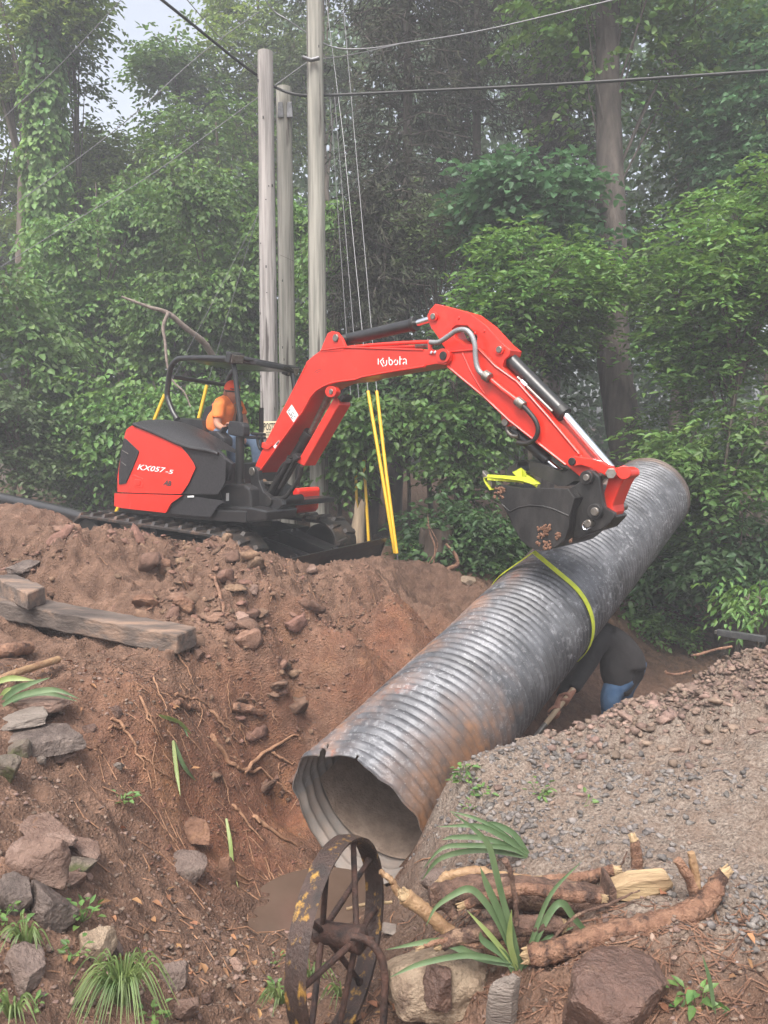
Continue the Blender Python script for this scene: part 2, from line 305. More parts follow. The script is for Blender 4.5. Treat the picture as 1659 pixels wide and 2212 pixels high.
def ground_mat():
    m = bpy.data.materials.new('soil'); m.use_nodes = True; nt = m.node_tree; N = nt.nodes; L = nt.links; b = N['Principled BSDF']; b.inputs['Specular IOR Level'].default_value = .25
    tc = N.new('ShaderNodeTexCoord')
    def nz(s, d=8, r=.65):
        n = N.new('ShaderNodeTexNoise'); n.inputs['Scale'].default_value = s; n.inputs['Detail'].default_value = d; n.inputs['Roughness'].default_value = r; L.new(tc.outputs['Object'], n.inputs['Vector']); return n.outputs['Fac']
    def rmp(fac, a, z, o0=0, o1=1):
        r = N.new('ShaderNodeMapRange'); r.inputs[1].default_value = a; r.inputs[2].default_value = z; r.inputs[3].default_value = o0; r.inputs[4].default_value = o1; L.new(fac, r.inputs[0]); return r.outputs[0]
    def mix(fac, a, z):
        x = N.new('ShaderNodeMix'); x.data_type = 'RGBA'; L.new(fac, x.inputs[0])
        for i, v in ((6, a), (7, z)):
            if isinstance(v, tuple): x.inputs[i].default_value = (*v, 1)
            else: L.new(v, x.inputs[i])
        return x.outputs[2]
    def mul(a, z, op='MULTIPLY'):
        x = N.new('ShaderNodeMath'); x.operation = op; L.new(a, x.inputs[0])
        if isinstance(z, float): x.inputs[1].default_value = z
        else: L.new(z, x.inputs[1])
        return x.outputs[0]
    A = N.new('ShaderNodeVertexColor'); A.layer_name = 'zones'; S = N.new('ShaderNodeSeparateColor'); L.new(A.outputs[0], S.inputs[0])
    n1, n2, n3 = nz(1.7), nz(9), nz(70, 4)
    soil = mix(rmp(n2, .35, .65), (.115, .064, .043), (.23, .135, .092))
    soil = mix(rmp(nz(5.3), .56, .68), soil, (.30, .18, .125))
    redc = mix(rmp(n2, .35, .65), (.15, .06, .034), (.265, .108, .058))
    ochre = mix(rmp(nz(2.6), .52, .66), redc, (.36, .165, .075))
    col = mix(mul(S.outputs[0], rmp(n1, .3, .6)), soil, ochre)
    sand = mix(rmp(n3, .35, .65), (.19, .15, .12), (.325, .268, .222)); sand = mix(rmp(n2, .4, .7), sand, (.21, .15, .115))
    col = mix(rmp(mul(S.outputs[1], rmp(n1, .2, .6, .55, 1.2)), .25, .7), col, sand)
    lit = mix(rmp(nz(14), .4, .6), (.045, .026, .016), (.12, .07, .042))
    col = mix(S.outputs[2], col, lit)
    col = mix(mul(A.outputs['Alpha'], rmp(n2, .2, .6, .5, 1)), col, (.11, .068, .048))
    vz = N.new('ShaderNodeTexVoronoi'); vz.inputs['Scale'].default_value = 55; L.new(tc.outputs['Object'], vz.inputs['Vector'])
    col = mix(rmp(vz.outputs['Distance'], .05, .3, .35, 0), col, (.3, .2, .15))
    dk = mix(rmp(n3, .32, .6, .4, 0), col, (.055, .03, .019)); dk = mix(rmp(nz(210, 3), .55, .72, 0, .4), dk, (.36, .25, .19)); dk = mix(rmp(nz(28, 5), .58, .72, 0, .25), dk, (.06, .034, .022))
    L.new(dk, b.inputs['Base Color'])
    L.new(rmp(A.outputs['Alpha'], .2, .9, .8, .32), b.inputs['Roughness'])
    bp = N.new('ShaderNodeBump'); bp.inputs['Strength'].default_value = .9; bp.inputs['Distance'].default_value = .04
    hsum = mul(mul(mul(n3, .6), n2, 'ADD'), mul(rmp(vz.outputs['Distance'], 0, .5, 1, 0), .25), 'ADD'); L.new(hsum, bp.inputs['Height']); L.new(bp.outputs[0], b.inputs['Normal'])
    return m
SOIL = ground_mat()
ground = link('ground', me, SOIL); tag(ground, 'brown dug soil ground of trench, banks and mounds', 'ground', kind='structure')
# ------------------------------------------------------------------ text and skin helpers
def textmesh(s, shear=0, fat=0):
    cu = bpy.data.curves.new('t', 'FONT'); cu.body = s; cu.shear = shear; cu.offset = fat; cu.resolution_u = 3
    o = bpy.data.objects.new('t', cu); COL.objects.link(o); bpy.context.view_layer.update()
    me = bpy.data.meshes.new_from_object(o.evaluated_get(bpy.context.evaluated_depsgraph_get())); v = np.array([q.co[:] for q in me.vertices]); f = [tuple(p.vertices) for p in me.polygons]
    bpy.data.objects.remove(o); bpy.data.curves.remove(cu); bpy.data.meshes.remove(me)
    lo, hi = v.min(0), v.max(0); uv = (v[:, :2] - lo[:2]) / (hi[:2] - lo[:2]); return uv, f
def textmap(name, s, quad, surf, m, parent, shear=0, fat=0):
    """quad: photo points bl, br, tr, tl of the writing; surf(px,py) gives the face it sits on"""
    uv, f = textmesh(s, shear, fat); q = [np.array(p) for p in quad]; mb = MB()
    vs = []
    for u, v in uv:
        p = (q[0] * (1 - u) + q[1] * u) * (1 - v) + (q[3] * (1 - u) + q[2] * u) * v; vs.append(surf(*p))
    mb.add(vs, f); return mb.build(name, m, parent)
def strokes(name, lines, width, surf, m, parent):
    mb = MB()
    for ln in lines:
        l = [np.array(p, float) for p in ln]; n = len(l); L_, R_ = [], []
        for i in range(n):
            t = l[min(i + 1, n - 1)] - l[max(0, i - 1)]; t /= np.linalg.norm(t); nn = np.array([-t[1], t[0]]) * width / 2
            L_.append(surf(*(l[i] + nn))); R_.append(surf(*(l[i] - nn)))
        mb.add(L_ + R_, [(i, i + 1, n + i + 1, n + i) for i in range(n - 1)])
    return mb.build(name, m, parent)
def ribbon(mb, pts, side, w, th=.006):
    pts = [np.asarray(p, float) for p in pts]; n = len(pts); vs = []
    sides = side if isinstance(side, list) else [side] * n
    for i in range(n):
        t = pts[min(i + 1, n - 1)] - pts[max(0, i - 1)]; t /= np.linalg.norm(t); s_ = np.asarray(sides[i], float); s_ = s_ - t * np.dot(s_, t); s_ /= np.linalg.norm(s_); nn = np.cross(t, s_)
        for a, b in ((-.5, -.5), (.5, -.5), (.5, .5), (-.5, .5)): vs.append(pts[i] + s_ * w * a + nn * th * b)
    fs = [(4 * i + k, 4 * i + (k + 1) % 4, 4 * i + 4 + (k + 1) % 4, 4 * i + 4 + k) for i in range(n - 1) for k in range(4)] + [(0, 1, 2, 3), tuple(4 * n - 4 + k for k in range(4))]
    return mb.add(vs, fs)
def skin(name, V, E, m, parent=None, sub=2, root=0):
    """V: [(point, radius)]"""
    me = bpy.data.meshes.new(name); w = wloc(parent) if parent is not None else np.zeros(3)
    me.from_pydata([tuple(np.asarray(p) - w) for p, r in V], E, []); me.update()
    o = link(name, me, m, parent); md = o.modifiers.new('skin', 'SKIN'); md.use_smooth_shade = True
    for i, (p, r) in enumerate(V):
        d = me.skin_vertices[0].data[i]; d.radius = r if isinstance(r, tuple) else (r, r); d.use_root = (i == root)
    s_ = o.modifiers.new('sub', 'SUBSURF'); s_.levels = s_.render_levels = sub
    return o
def blob(name, tubes, m, parent=None, voxel=.02, it=5):
    """union of tapering tubes melted into one surface"""
    mb = MB()
    for pts, rad in tubes: mb.tube(smoothline(pts, 4) if len(pts) > 2 else pts, list(np.interp(np.linspace(0, 1, (len(pts) - 1) * 4 + 1), np.linspace(0, 1, len(pts)), rad)) if len(pts) > 2 else rad, 14)
    o = mb.build(name, m, parent, 0, 180); r = o.modifiers.new('melt', 'REMESH'); r.mode = 'VOXEL'; r.voxel_size = voxel; r.use_smooth_shade = True
    s_ = o.modifiers.new('soft', 'SMOOTH'); s_.factor = .5; s_.iterations = it; return o
# ------------------------------------------------------------------ excavator
HB = math.radians(41.5); fU = np.array([math.cos(HB), -math.sin(HB), 0]); rU = np.array([-math.sin(HB), -math.cos(HB), 0]); C0 = np.array([-2.04, 9.22, 0]); ZU = np.array([0, 0, 1.0])
def U(f, r, z): return C0 + fU * f + rU * r + ZU * z
def pl(p, off): return PLN(p[0], p[1], C0 + rU * off, rU)
BO = .24
EX = empty('excavator', C0, 'red compact excavator with black canopy lifting the steel culvert', 'excavator')
def plate(name, pts, off, w, m, parent=EX, bevel=.008, holes=(), smooth=None):
    return MB().prism([pl(p, off) for p in pts], -rU * w, [[pl(p, off) for p in h] for h in holes]).build(name, m, parent, bevel, smooth)
def cEs(l): return [cE(*p) for p in l]
def cAs(l): return [cA(*p) for p in l]
def cBs(l): return [cB(*p) for p in l]
def cCs(l): return [cC(*p) for p in l]
def cKs(l): return [cK(*p) for p in l]
def pin(name, pt, off, w, r, m, parent, n=24):
    c = pl(pt, off); return MB().cyl(c + rU * .0, c - rU * w, r, n).build(name, m, parent, .004, 40)
# -- undercarriage (own heading)
HT = math.radians(32.2); pt_ = .0276
fT = np.array([math.cos(HT) * math.cos(pt_), -math.sin(HT) * math.cos(pt_), -math.sin(pt_)]); lT = np.array([math.sin(HT), math.cos(HT), 0]); uT = np.cross(fT, lT)
def T_(f, r, z): return C0 + np.array([0, 0, -.01]) + fT * f - lT * r + uT * z
def stadium(x0, x1, z0, z1, r0, r1, n=12):
    o = []
    for k in range(n + 1):
        a = math.pi / 2 + math.pi * k / n; o.append((x0 + r0 * math.cos(a), z0 + r0 * math.sin(a)))
    for k in range(n + 1):
        a = -math.pi / 2 + math.pi * k / n; o.append((x1 + r1 * math.cos(a), z1 + r1 * math.sin(a)))
    return o
def track(side):
    rr = .80 * side; w = .42; R0, R1 = .3, .29; x0, x1 = -1.12, 1.08
    out = stadium(x0, x1, R0, R1, R0, R1, 14); inn = stadium(x0, x1, R0, R1, R0 - .035, R1 - .035, 14)
    tr = MB().prism([T_(x, rr + w / 2, z) for x, z in out], lT * w, [[T_(x, rr + w / 2, z) for x, z in inn]]).build('track', RUB, EX, .006, 30)
    # lugs: chevron bars round the loop
    per = out + [out[0]]; L_ = [0]
    for a, b in zip(per, per[1:]): L_.append(L_[-1] + math.dist(a, b))
    mb = MB(); nl = 60
    for i in range(nl):
        d = L_[-1] * i / nl; k = max(j for j in range(len(L_)) if L_[j] <= d + 1e-9); k = min(k, len(per) - 2); t = (d - L_[k]) / (L_[k + 1] - L_[k] + 1e-9)
        x = per[k][0] * (1 - t) + per[k + 1][0] * t; z = per[k][1] * (1 - t) + per[k + 1][1] * t
        tx, tz = per[k + 1][0] - per[k][0], per[k + 1][1] - per[k][1]; l = math.hypot(tx, tz); tx /= l; tz /= l; nx_, nz_ = tz, -tx
        X = fT * tx + uT * tz; Nn = fT * nx_ + uT * nz_
        hw = .19; c = T_(x, rr + (.1 if i % 2 else -.1), z) + Nn * .016
        sk = X * (.035 if i % 2 else -.035)
        Y = lT * 1.0 + sk * 4; Y /= np.linalg.norm(Y)
        mb.box(c, (.055, hw + .02, .04), (X, Y, Nn), .75)
    mb.build('track_lug_tread', RUB, tr)
    fr = MB()
    fr.prism([T_(x, rr + .13, z) for x, z in [(-.85, .12), (.8, .12), (.85, .3), (.7, .44), (-.8, .46), (-.9, .3)]], lT * .26)
    fr.build('track_frame', DRK, tr, .01)
    for x, z, r in ((x0, R0, R0 - .05), (x1, R1, R1 - .05), (-.6, .13, .09), (-.2, .13, .09), (.2, .13, .09), (.6, .13, .09), (0, .5, .06)):
        MB().cyl(T_(x, rr + .16, z), T_(x, rr - .16, z), r, 24).build('roller' if r < .2 else 'drive_wheel', DRK, tr, .01, 40)
track(1); track(-1)
uc = MB().prism([T_(x, .6, z) for x, z in [(-.7, .25), (.75, .25), (.8, .42), (.5, .52), (-.5, .52), (-.75, .42)]], lT * 1.2)
uc.build('undercarriage', BLK, EX, .01)
MB().cyl(T_(0, 0, .48), T_(0, 0, .74), .52, 40).build('slew_ring', DRK, EX, .01, 40)
bl = MB(); prof = [(1.70, -.0), (1.66, .1), (1.67, .22), (1.72, .32), (1.79, .40), (1.83, .40), (1.77, .32), (1.73, .22), (1.72, .1), (1.75, 0)]
bl.prism([T_(x, .99, z) for x, z in prof], lT * 1.98)
blade = bl.build('dozer_blade', BLK, EX, .006)
for e_ in (1.0, -.98): MB().prism([T_(x, e_, z) for x, z in [(1.5, .05), (1.66, .0), (1.82, .412), (1.75, .412), (1.66, .3)]], lT * .03).build('end_plate', BLK, blade, .004)
for s_ in (-.36, .36):
    a = MB().prism([T_(x, s_ + .13, z) for x, z in [(.55, .42), (.85, .47), (1.68, .26), (1.68, .12), (1.4, .12), (.6, .3)]], lT * .26)
    ar = a.build('blade_arm', BLK, EX, .008)
    for x, z in ((.92, .462), (1.5, .315)):
        for q in (-.05, .05): MB().cyl(T_(x, s_ + q, z), T_(x, s_ + q, z + .02), .016, 10).build('bolt', CHR, ar)
MB().tube(smoothline([T_(.3, .3, .5), T_(.6, .28, .58), T_(.85, .25, .5), T_(.95, .22, .4)]), .02, 8).build('blade_hose', DRK, EX, 0, 60)
MB().cyl(T_(.5, 0, .4), T_(1.6, 0, .2), .06, 16).build('blade_cylinder', BLK, EX, .004, 40)
# -- house
PLAN = [(1.45, .64), (1.05, .735), (.4, .85), (-.3, .92), (-.72, .88), (-1.03, .7), (-1.27, .42), (-1.38, 0), (-1.27, -.42), (-1.03, -.7), (-.6, -.88), (.2, -.9), (.8, -.85)]
def wall(px, py, out=0, shrink=0):
    best = None; alt = None
    for i in range(8):
        a, b = U(PLAN[i][0], PLAN[i][1], 0), U(PLAN[i + 1][0], PLAN[i + 1][1], 0); d = b - a; n = np.array([d[1], -d[0], 0]); n /= np.linalg.norm(n)
        if np.dot(n, (a + b) / 2 - C0) < 0: n = -n
        r_ = ray(px, py); den = np.dot(r_, n)
        if den > -.03: continue
        t = np.dot(a + n * out - np.array([0, 0, CZ]), n) / den; q = r_ * t + np.array([0, 0, CZ]); u = np.dot(q - a, d) / np.dot(d, d)
        e = max(0, -u, u - 1)
        if e < 1e-6 and (best is None or t < best[0]): best = (t, q)
        if alt is None or e < alt[0]: alt = (e, q)
    return best[1] if best else alt[1]
def panel(name, top, bot, n, out, m, parent=EX, rows=10, thick=.04):
    top = sorted(top); bot = sorted(bot); x0 = max(top[0][0], bot[0][0]); x1 = min(top[-1][0], bot[-1][0])
    X = np.linspace(x0, x1, n); ty = np.interp(X, *zip(*top)); by = np.interp(X, *zip(*bot)); g = np.zeros((rows, n, 3)); b_ = np.zeros((rows, n, 3))
    for i in range(n):
        for k in range(rows):
            y = ty[i] + (max(by[i], ty[i] + .5) - ty[i]) * k / (rows - 1); g[k, i] = wall(*cA(X[i], y), out); c = np.array([C0[0], C0[1], g[k, i, 2]]); v = c - g[k, i]; b_[k, i] = g[k, i] + v / np.linalg.norm(v) * thick
    mb = MB(); N_ = rows * n; vs = list(g.reshape(-1, 3)) + list(b_.reshape(-1, 3)); fs = []
    for k in range(rows - 1):
        for i in range(n - 1):
            a = k * n + i; fs += [(a, a + 1, a + n + 1, a + n), (N_ + a, N_ + a + n, N_ + a + n + 1, N_ + a + 1)]
    ring = [i for i in range(n)] + [k * n + n - 1 for k in range(1, rows)] + [(rows - 1) * n + i for i in range(n - 2, -1, -1)] + [k * n for k in range(rows - 2, 0, -1)]
    for a, b in zip(ring, ring[1:] + ring[:1]): fs.append((a, N_ + a, N_ + b, b))
    mb.add(vs, fs); return mb.build(name, m, parent, .006, 28)
MB().prism([U(f * .95, r * .95, .66) for f, r in PLAN], ZU * .12).build('platform', BLK, EX, .01)
MB().prism([U(f * .93, r * .93, .78) for f, r in PLAN if f < .7], ZU * .42).build('engine_bay', DRK, EX, .02)
cw = panel('counterweight', [(135, 1405), (200, 1408), (775, 1425)], [(135, 1528), (200, 1545), (625, 1592), (672, 1500), (775, 1430)], 50, .03, REDP)
panel('lower_skirt', [(560, 1425), (775, 1424), (830, 1430), (1180, 1480)], [(560, 1588), (630, 1592), (900, 1625), (1050, 1630), (1120, 1520), (1180, 1490)], 36, .0, BPL)
rp_ = panel('side_panel', [(165, 1250), (200, 1020), (234, 850), (250, 800), (300, 765), (420, 800), (560, 850), (700, 910), (760, 955), (830, 1040), (880, 1110), (903, 1160)], [(165, 1395), (430, 1405), (772, 1412), (840, 1310), (903, 1168)], 60, .025, REDP, rows=14)
panel('vent_grille', [(178, 1200), (200, 1000), (226, 880), (255, 905), (362, 1005)], [(178, 1322), (240, 1312), (300, 1180), (345, 1070), (362, 1022)], 26, .036, BPL, rows=8)
panel('hood_side', [(640, 885), (735, 930), (860, 972), (1040, 1000), (1100, 1020), (1190, 1085)], [(640, 1412), (775, 1416), (1120, 1420), (1190, 1300)], 40, .008, BPL, rows=12)
textmap('model_lettering', 'KX057', [cA(352, 1182), cA(608, 1210), cA(626, 1163), cA(368, 1130)], lambda x, y: wall(x, y, .031), WHT, rp_, .12, .012)
textmap('model_lettering', '-5', [cA(620, 1213), cA(690, 1224), cA(697, 1186), cA(624, 1178)], lambda x, y: wall(x, y, .031), WHT, rp_, .12, .012)
textmap('emblem', 'AB', [cA(595, 1330), cA(676, 1338), cA(676, 1290), cA(612, 1275)], lambda x, y: wall(x, y, .031), GREYD, rp_, .25, .03)
panel('latch_recess', [(290, 1235), (318, 1228), (405, 1262)], [(290, 1330), (318, 1358), (405, 1352)], 8, .028, RED, rp_, 5, .02)
panel('latch', [(328, 1270), (380, 1278)], [(328, 1325), (380, 1330)], 5, .034, REDP, rp_, 4, .02)
panel('caution_label', [(828, 1432), (890, 1428)], [(828, 1448), (890, 1446)], 5, .016, WHT, EX, 3, .01)
for y0 in (1020, 1130):   # grille slots
    panel('grille_slot', [(205 if y0 < 1100 else 198, y0 - 25), (262 if y0 < 1100 else 240, y0 + 8)], [(205 if y0 < 1100 else 198, y0 - 20), (262 if y0 < 1100 else 240, y0 + 14)], 5, .042, STL, EX, 3, .008)
# hood dome
edge = [wall(*cA(*p), .02) for p in [(318, 748), (370, 768), (430, 795), (560, 850), (735, 930), (860, 970), (1040, 1000), (1120, 1030)]]
ridge = [pl(cA(*p), .34) for p in [(330, 738), (400, 716), (520, 702), (660, 706), (780, 745), (880, 800), (1010, 880), (1130, 990)]]
g = []
for e, r in zip(edge, ridge):
    col_ = []
    for t in np.linspace(0, 1, 9):
        c = e * .68 + r * .32; c[2] = max(e[2], r[2]) * .92 + e[2] * .08
        col_.append(e * (1 - t) ** 2 + c * 2 * t * (1 - t) + r * t * t)
    for t in (.3, .7, 1.0): q = r - rU * t * .45; q[2] -= .16 * t * t; col_.append(q)
    q = e.copy(); g.append(col_)
g = np.array(g); na, nb = g.shape[:2]
MB().add(list(g.reshape(-1, 3)), [(a * nb + b, a * nb + b + 1, (a + 1) * nb + b + 1, (a + 1) * nb + b) for a in range(na - 1) for b in range(nb - 1)]).build('hood', BPL, EX, 0, 60, sub=2)
strip_pts = [wall(*cA(*p), .03) for p in [(318, 752), (430, 797), (560, 852), (735, 933), (860, 974), (1040, 1004), (1120, 1034)]]
MB().tube(smoothline(strip_pts), .02, 8).build('hood_trim', BPL, EX, 0, 60)
plate('step_guard', cAs([(1100, 990), (1190, 1080), (1250, 1125), (1242, 1180), (1202, 1292), (1185, 1292), (1180, 1150)]), .62, .05, BPL)
plate('bulkhead', cAs([(690, 690), (960, 712), (985, 850), (860, 830), (700, 760)]), -.05, .7, BLK)
MB().box(U(-.15, -.38, 1.0), (.9, .95, .45), (fU, rU, ZU)).build('seat_base', BLK, EX, .02)
MB().box(U(.75, -.35, .8), (.95, .95, .06), (fU, rU, ZU)).build('cab_floor', BLK, EX, .01)
seat = plate('seat', cAs([(950, 835), (958, 690), (985, 610), (1010, 582), (1058, 570), (1062, 690), (1055, 820), (1180, 850), (1180, 900), (960, 890)]), -.12, .48, BPL, bevel=.03)
plate('armrest_console', cAs([(975, 835), (1050, 815), (1110, 825), (1170, 880), (1172, 960), (1105, 965), (1030, 905)]), .02, .14, BPL, bevel=.02)
MB().tube([pl(cA(1140, 850), -.05), pl(cA(1180, 795), -.05), pl(cA(1212, 765), -.05)], [.03, .035, .03], 10).build('joystick', BPL, EX, 0, 60)
# canopy
CN = .08; CF = -.8
near = smoothline([pl(cA(*p), CN) for p in [(735, 705), (690, 630), (645, 510), (638, 450), (655, 300), (680, 200), (735, 138), (800, 125), (1000, 122), (1240, 130)]], 5)
MB().tube(near, .034, 12).build('canopy_post', BLK, EX, 0, 60)
farl = [p - rU * .88 - ZU * .07 for p in near]; MB().tube(farl, .034, 12).build('canopy_post', BLK, EX, 0, 60)
fpost = smoothline([pl(cA(*p), CN) for p in [(1262, 170), (1278, 240), (1302, 450), (1322, 640), (1332, 760), (1326, 1320)]], 4)
MB().tube(fpost, .03, 12).build('canopy_post', BLK, EX, 0, 60)
fp2 = [p - rU * .88 - ZU * .07 for p in fpost]; MB().tube(fp2, .03, 12).build('canopy_post', BLK, EX, 0, 60)
MB().tube([fpost[0] + np.array([0, 0, .02]), fpost[0] - rU * .1 + fU * .06 + np.array([0, 0, .05]), fpost[0] - rU * .78 + fU * .06 + np.array([0, 0, -.01]), fp2[0] + np.array([0, 0, .02])], .03, 10).build('canopy_front_rail', BLK, EX, 0, 60)
a, b = near[30], fpost[0] + np.array([0, 0, .04]); a = pl(cA(745, 128), CN); b = pl(cA(1262, 150), CN)
mb = MB(); ru = [a - rU * .02, b - rU * .02, b + fU * .1 - rU * .25 - ZU * .02, b + fU * .1 - rU * .65 - ZU * .05, b - rU * .86 - ZU * .07, a - rU * .86 - ZU * .07]
mb.prism([p + np.array([0, 0, -.02]) for p in ru], ZU * .06); mb.build('canopy_roof', BLK, EX, .015)
MB().tube([pl(cA(690, 302), CN), pl(cA(690, 302), CN) - rU * .88 - ZU * .07], .026, 10).build('canopy_crossbar', BLK, EX, 0, 60)
def worklight(c):
    l = MB().box(c, (.1, .19, .12), (fU * .95 - ZU * .3, rU, ZU * .95 + fU * .3)).build('work_light', BLK, EX, .012)
    MB().box(c + fU * .052 - ZU * .016, (.012, .16, .09), (fU * .95 - ZU * .3, rU, ZU * .95 + fU * .3)).build('lens', STL, l, .004)
worklight(pl(cA(1250, 125), CN + .03) + fU * .05); worklight(pl(cC(850, 90), CF - .02) + fU * .02)
plate('monitor', cAs([(1212, 735), (1228, 716), (1345, 742), (1358, 770), (1356, 860), (1330, 874), (1205, 850)]), .15, .1, BPL, bevel=.02)
MB().tube([pl(cA(1328, 870), CN), pl(cA(1322, 1330), CN)], .05, 12).build('post_base', BLK, EX, 0, 60)
lv = [[(345, 825), (480, 830), (580, 832)], [(438, 785), (500, 790), (580, 795)], [(490, 790), (505, 900), (530, 965)], [(545, 790), (545, 900), (540, 980)]]
for l in lv: MB().tube([pl(cC(*p), -.3) for p in l], .018, 8).build('travel_lever', BLK, EX, 0, 60)
MB().tube([pl(cC(540, 500), -.75), pl(cC(540, 770), -.75)], .03, 8).build('grab_handle', BLK, EX, 0, 60)
plate('tool_box', cCs([(672, 1672), (690, 1640), (770, 1560), (790, 1440), (830, 1395), (930, 1390), (950, 1420), (930, 1640), (900, 1674)]), -.5, .36, REDP, bevel=.03)
plate('caution_label', cCs([(795, 1430), (852, 1420), (850, 1450), (792, 1468)]), -.497, .004, WHT, bevel=0)
# boom foot and swing bracket
for o_ in (BO + .2, BO - .14):
    plate('swing_bracket', cCs([(408, 1205), (425, 1160), (452, 1150), (485, 1165), (503, 1200), (510, 1300), (560, 1430), (640, 1490), (760, 1520), (772, 1580), (700, 1650), (625, 1745), (500, 1720), (420, 1640), (425, 1400)]), o_, .06, BLK)
MB().cyl(pl(cC(540, 1700), BO) - ZU * .1, pl(cC(540, 1480), BO) + ZU * .02, .11, 24).build('swing_post', DRK, EX, .01, 40)
plate('slew_motor_housing', cCs([(70, 1420), (140, 1350), (340, 1355), (410, 1395), (425, 1620), (300, 1640), (110, 1560)]), .56, .6, BLK, bevel=.02)
plate('front_frame', cCs([(0, 1580), (430, 1600), (600, 1640), (590, 1750), (400, 1770), (0, 1690)]), .6, .42, BLK, bevel=.02)
plate('reflector', cCs([(150, 1445), (178, 1442), (176, 1530), (148, 1532)]), .566, .006, WHT, bevel=0)
plate('valve_block', cCs([(505, 1320), (630, 1325), (640, 1345), (510, 1345)]), BO + .08, .25, STL, bevel=.005)
for k in range(4):
    x = 545 + 28 * k; MB().tube(smoothline([pl(cC(x - 10, 1350), BO + .1 - .03 * k), pl(cC(x + 6, 1400), BO + .1 - .03 * k), pl(cC(x + 40, 1450), BO + .1)]), .017, 8).build('valve_hose', DRK, EX, 0, 60)
pin('boom_foot_pin', cC(430, 1205), BO + .21, .06, .045, STL, EX)
pin('cylinder_foot_pin', cC(613, 1538), BO + .22, .46, .05, DRK, EX)
for pth, r in (([(350, 1290), (355, 1400), (375, 1500), (400, 1540)], .016), ([(690, 1500), (800, 1490), (880, 1400), (950, 1290), (990, 1150)], .022), ([(600, 1490), (680, 1330), (760, 1160), (830, 1090)], .018), ([(940, 1010), (900, 1100), (820, 1250), (740, 1400)], .02), ([(860, 1040), (800, 1180), (700, 1330), (640, 1440)], .03)):
    MB().tube(smoothline([pl(cC(*p), BO + .12) for p in pth]), r, 8).build('hydraulic_hose', DRK, EX, 0, 60)
plate('hose_clamp', cCs([(800, 1080), (830, 1062), (868, 1080), (860, 1110), (815, 1115)]), BO + .16, .1, BLK)
plate('cylinder_port', cCs([(880, 1020), (920, 1005), (950, 1060), (900, 1090)]), BO + .14, .08, BLK)
# boom
boom_pts = [cC(470, 1148), cC(500, 1078), cC(540, 985), cC(1040, 40), cE(205, 276), cE(235, 250), cE(262, 230), cE(290, 222), cE(345, 219), cE(500, 224), cE(640, 228), cE(700, 230), cE(728, 236), cE(739, 250), cE(738, 270), cE(722, 286), cK(750, 398), cK(640, 420), cK(300, 475), cK(0, 530), (768, 820), cC(1382, 212), cC(1320, 225), cC(1230, 262), cC(1150, 310), cC(1085, 385), cC(1040, 470), cC(1000, 542), cC(510, 1224)]
boom = plate('boom', boom_pts, BO + .15, .30, RED, bevel=.007)
for o_ in (BO + .155, BO - .115):
    plate('cylinder_bracket', cEs([(258, 238), (270, 205), (285, 170), (300, 160), (318, 164), (335, 185), (350, 218), (345, 232)]), o_, .04, RED, boom, .005)
pin('bracket_pin', cE(313, 186), BO + .17, .35, .035, STL, boom)
# boom edge flanges, bosses, pads
def flange(path, off, r, par, m=RED, name='weld_edge'): MB().tube([pl(p, off) for p in path], r, 6).build(name, m, par, 0, 60)
flange([cC(512, 1222), cC(1000, 542), cC(1040, 470), cC(1085, 385), cC(1150, 310), cC(1230, 262), cC(1320, 225), cC(1382, 212), (768, 820), cK(0, 530), cK(300, 475), cK(640, 420)], BO + .152, .012, boom)
flange([cE(262, 232), cE(345, 221), cE(500, 226), cE(640, 230)], BO + .152, .009, boom)
plate('pivot_boss', rings(cE(710, 251), 15.5), BO + .162, .325, RED, boom, .005, smooth=40)
pin('pivot_pin', cE(710, 251), BO + .172, .345, .036, DRK, boom)
plate('cylinder_boss', rings(cC(1305, 322), 12), BO + .17, .06, RED, boom, .005, smooth=40)
pin('boom_cylinder_pin', cC(1305, 322), BO + .178, .08, .026, STL, boom)
plate('hose_bracket', cCs([(545, 885), (570, 880), (600, 912), (650, 890), (662, 915), (605, 965), (540, 940)]), BO + .17, .06, RED, boom, .004)
plate('data_label', cCs([(875, 465), (948, 582), (895, 662), (818, 545)]), BO + .1525, .004, WHT, boom, 0)
strokes('label_print', [cCs([(835, 540), (862, 515)]), cCs([(838, 552), (868, 590)]), cCs([(868, 560), (885, 600)]), cCs([(880, 545), (905, 570)]), cCs([(866, 600), (885, 625)]), cCs([(900, 590), (920, 605)])], 1.6, lambda x, y: pl((x, y), BO + .154), GREYD, boom)
plate('caution_label', cCs([(735, 858), (740, 890), (690, 955), (672, 925)]), BO + .1525, .004, WHT, boom, 0)
plate('caution_label', cCs([(733, 862), (738, 886), (712, 918), (698, 905)]), BO + .1535, .004, GREYD, boom, 0)
kb = [[(161, 342), (161, 404)], [(213, 338), (181, 372), (196, 398), (212, 424)], [(213, 357), (213, 380), (222, 392)], [(246, 358), (246, 400), (238, 410), (226, 417)], [(272, 328), (272, 386)], [(272, 352), (296, 358), (307, 378), (303, 398), (286, 411)], [(272, 386), (278, 402), (292, 411)], [(322, 385), (328, 362), (342, 354)], [(330, 400), (342, 406), (354, 400), (361, 380), (354, 358)], [(382, 318), (382, 406)], [(386, 350), (402, 347)], [(412, 352), (432, 343), (446, 355), (447, 402)], [(436, 380), (420, 382), (414, 393), (420, 402)]]
strokes('logo_lettering', [cKs(l) for l in kb], 2.2, lambda x, y: pl((x, y), BO + .154), WHT, boom)
plate('work_lamp', cCs([(1380, 400), (1430, 350), (1460, 380), (1420, 440)]), BO + .1, .12, BLK, boom, .01)
strokes('small_print', [cCs([(1125, 112), (1160, 82), (1200, 75)]), cCs([(1145, 118), (1185, 98)])], .8, lambda x, y: pl((x, y), BO + .154), GREYD, boom)
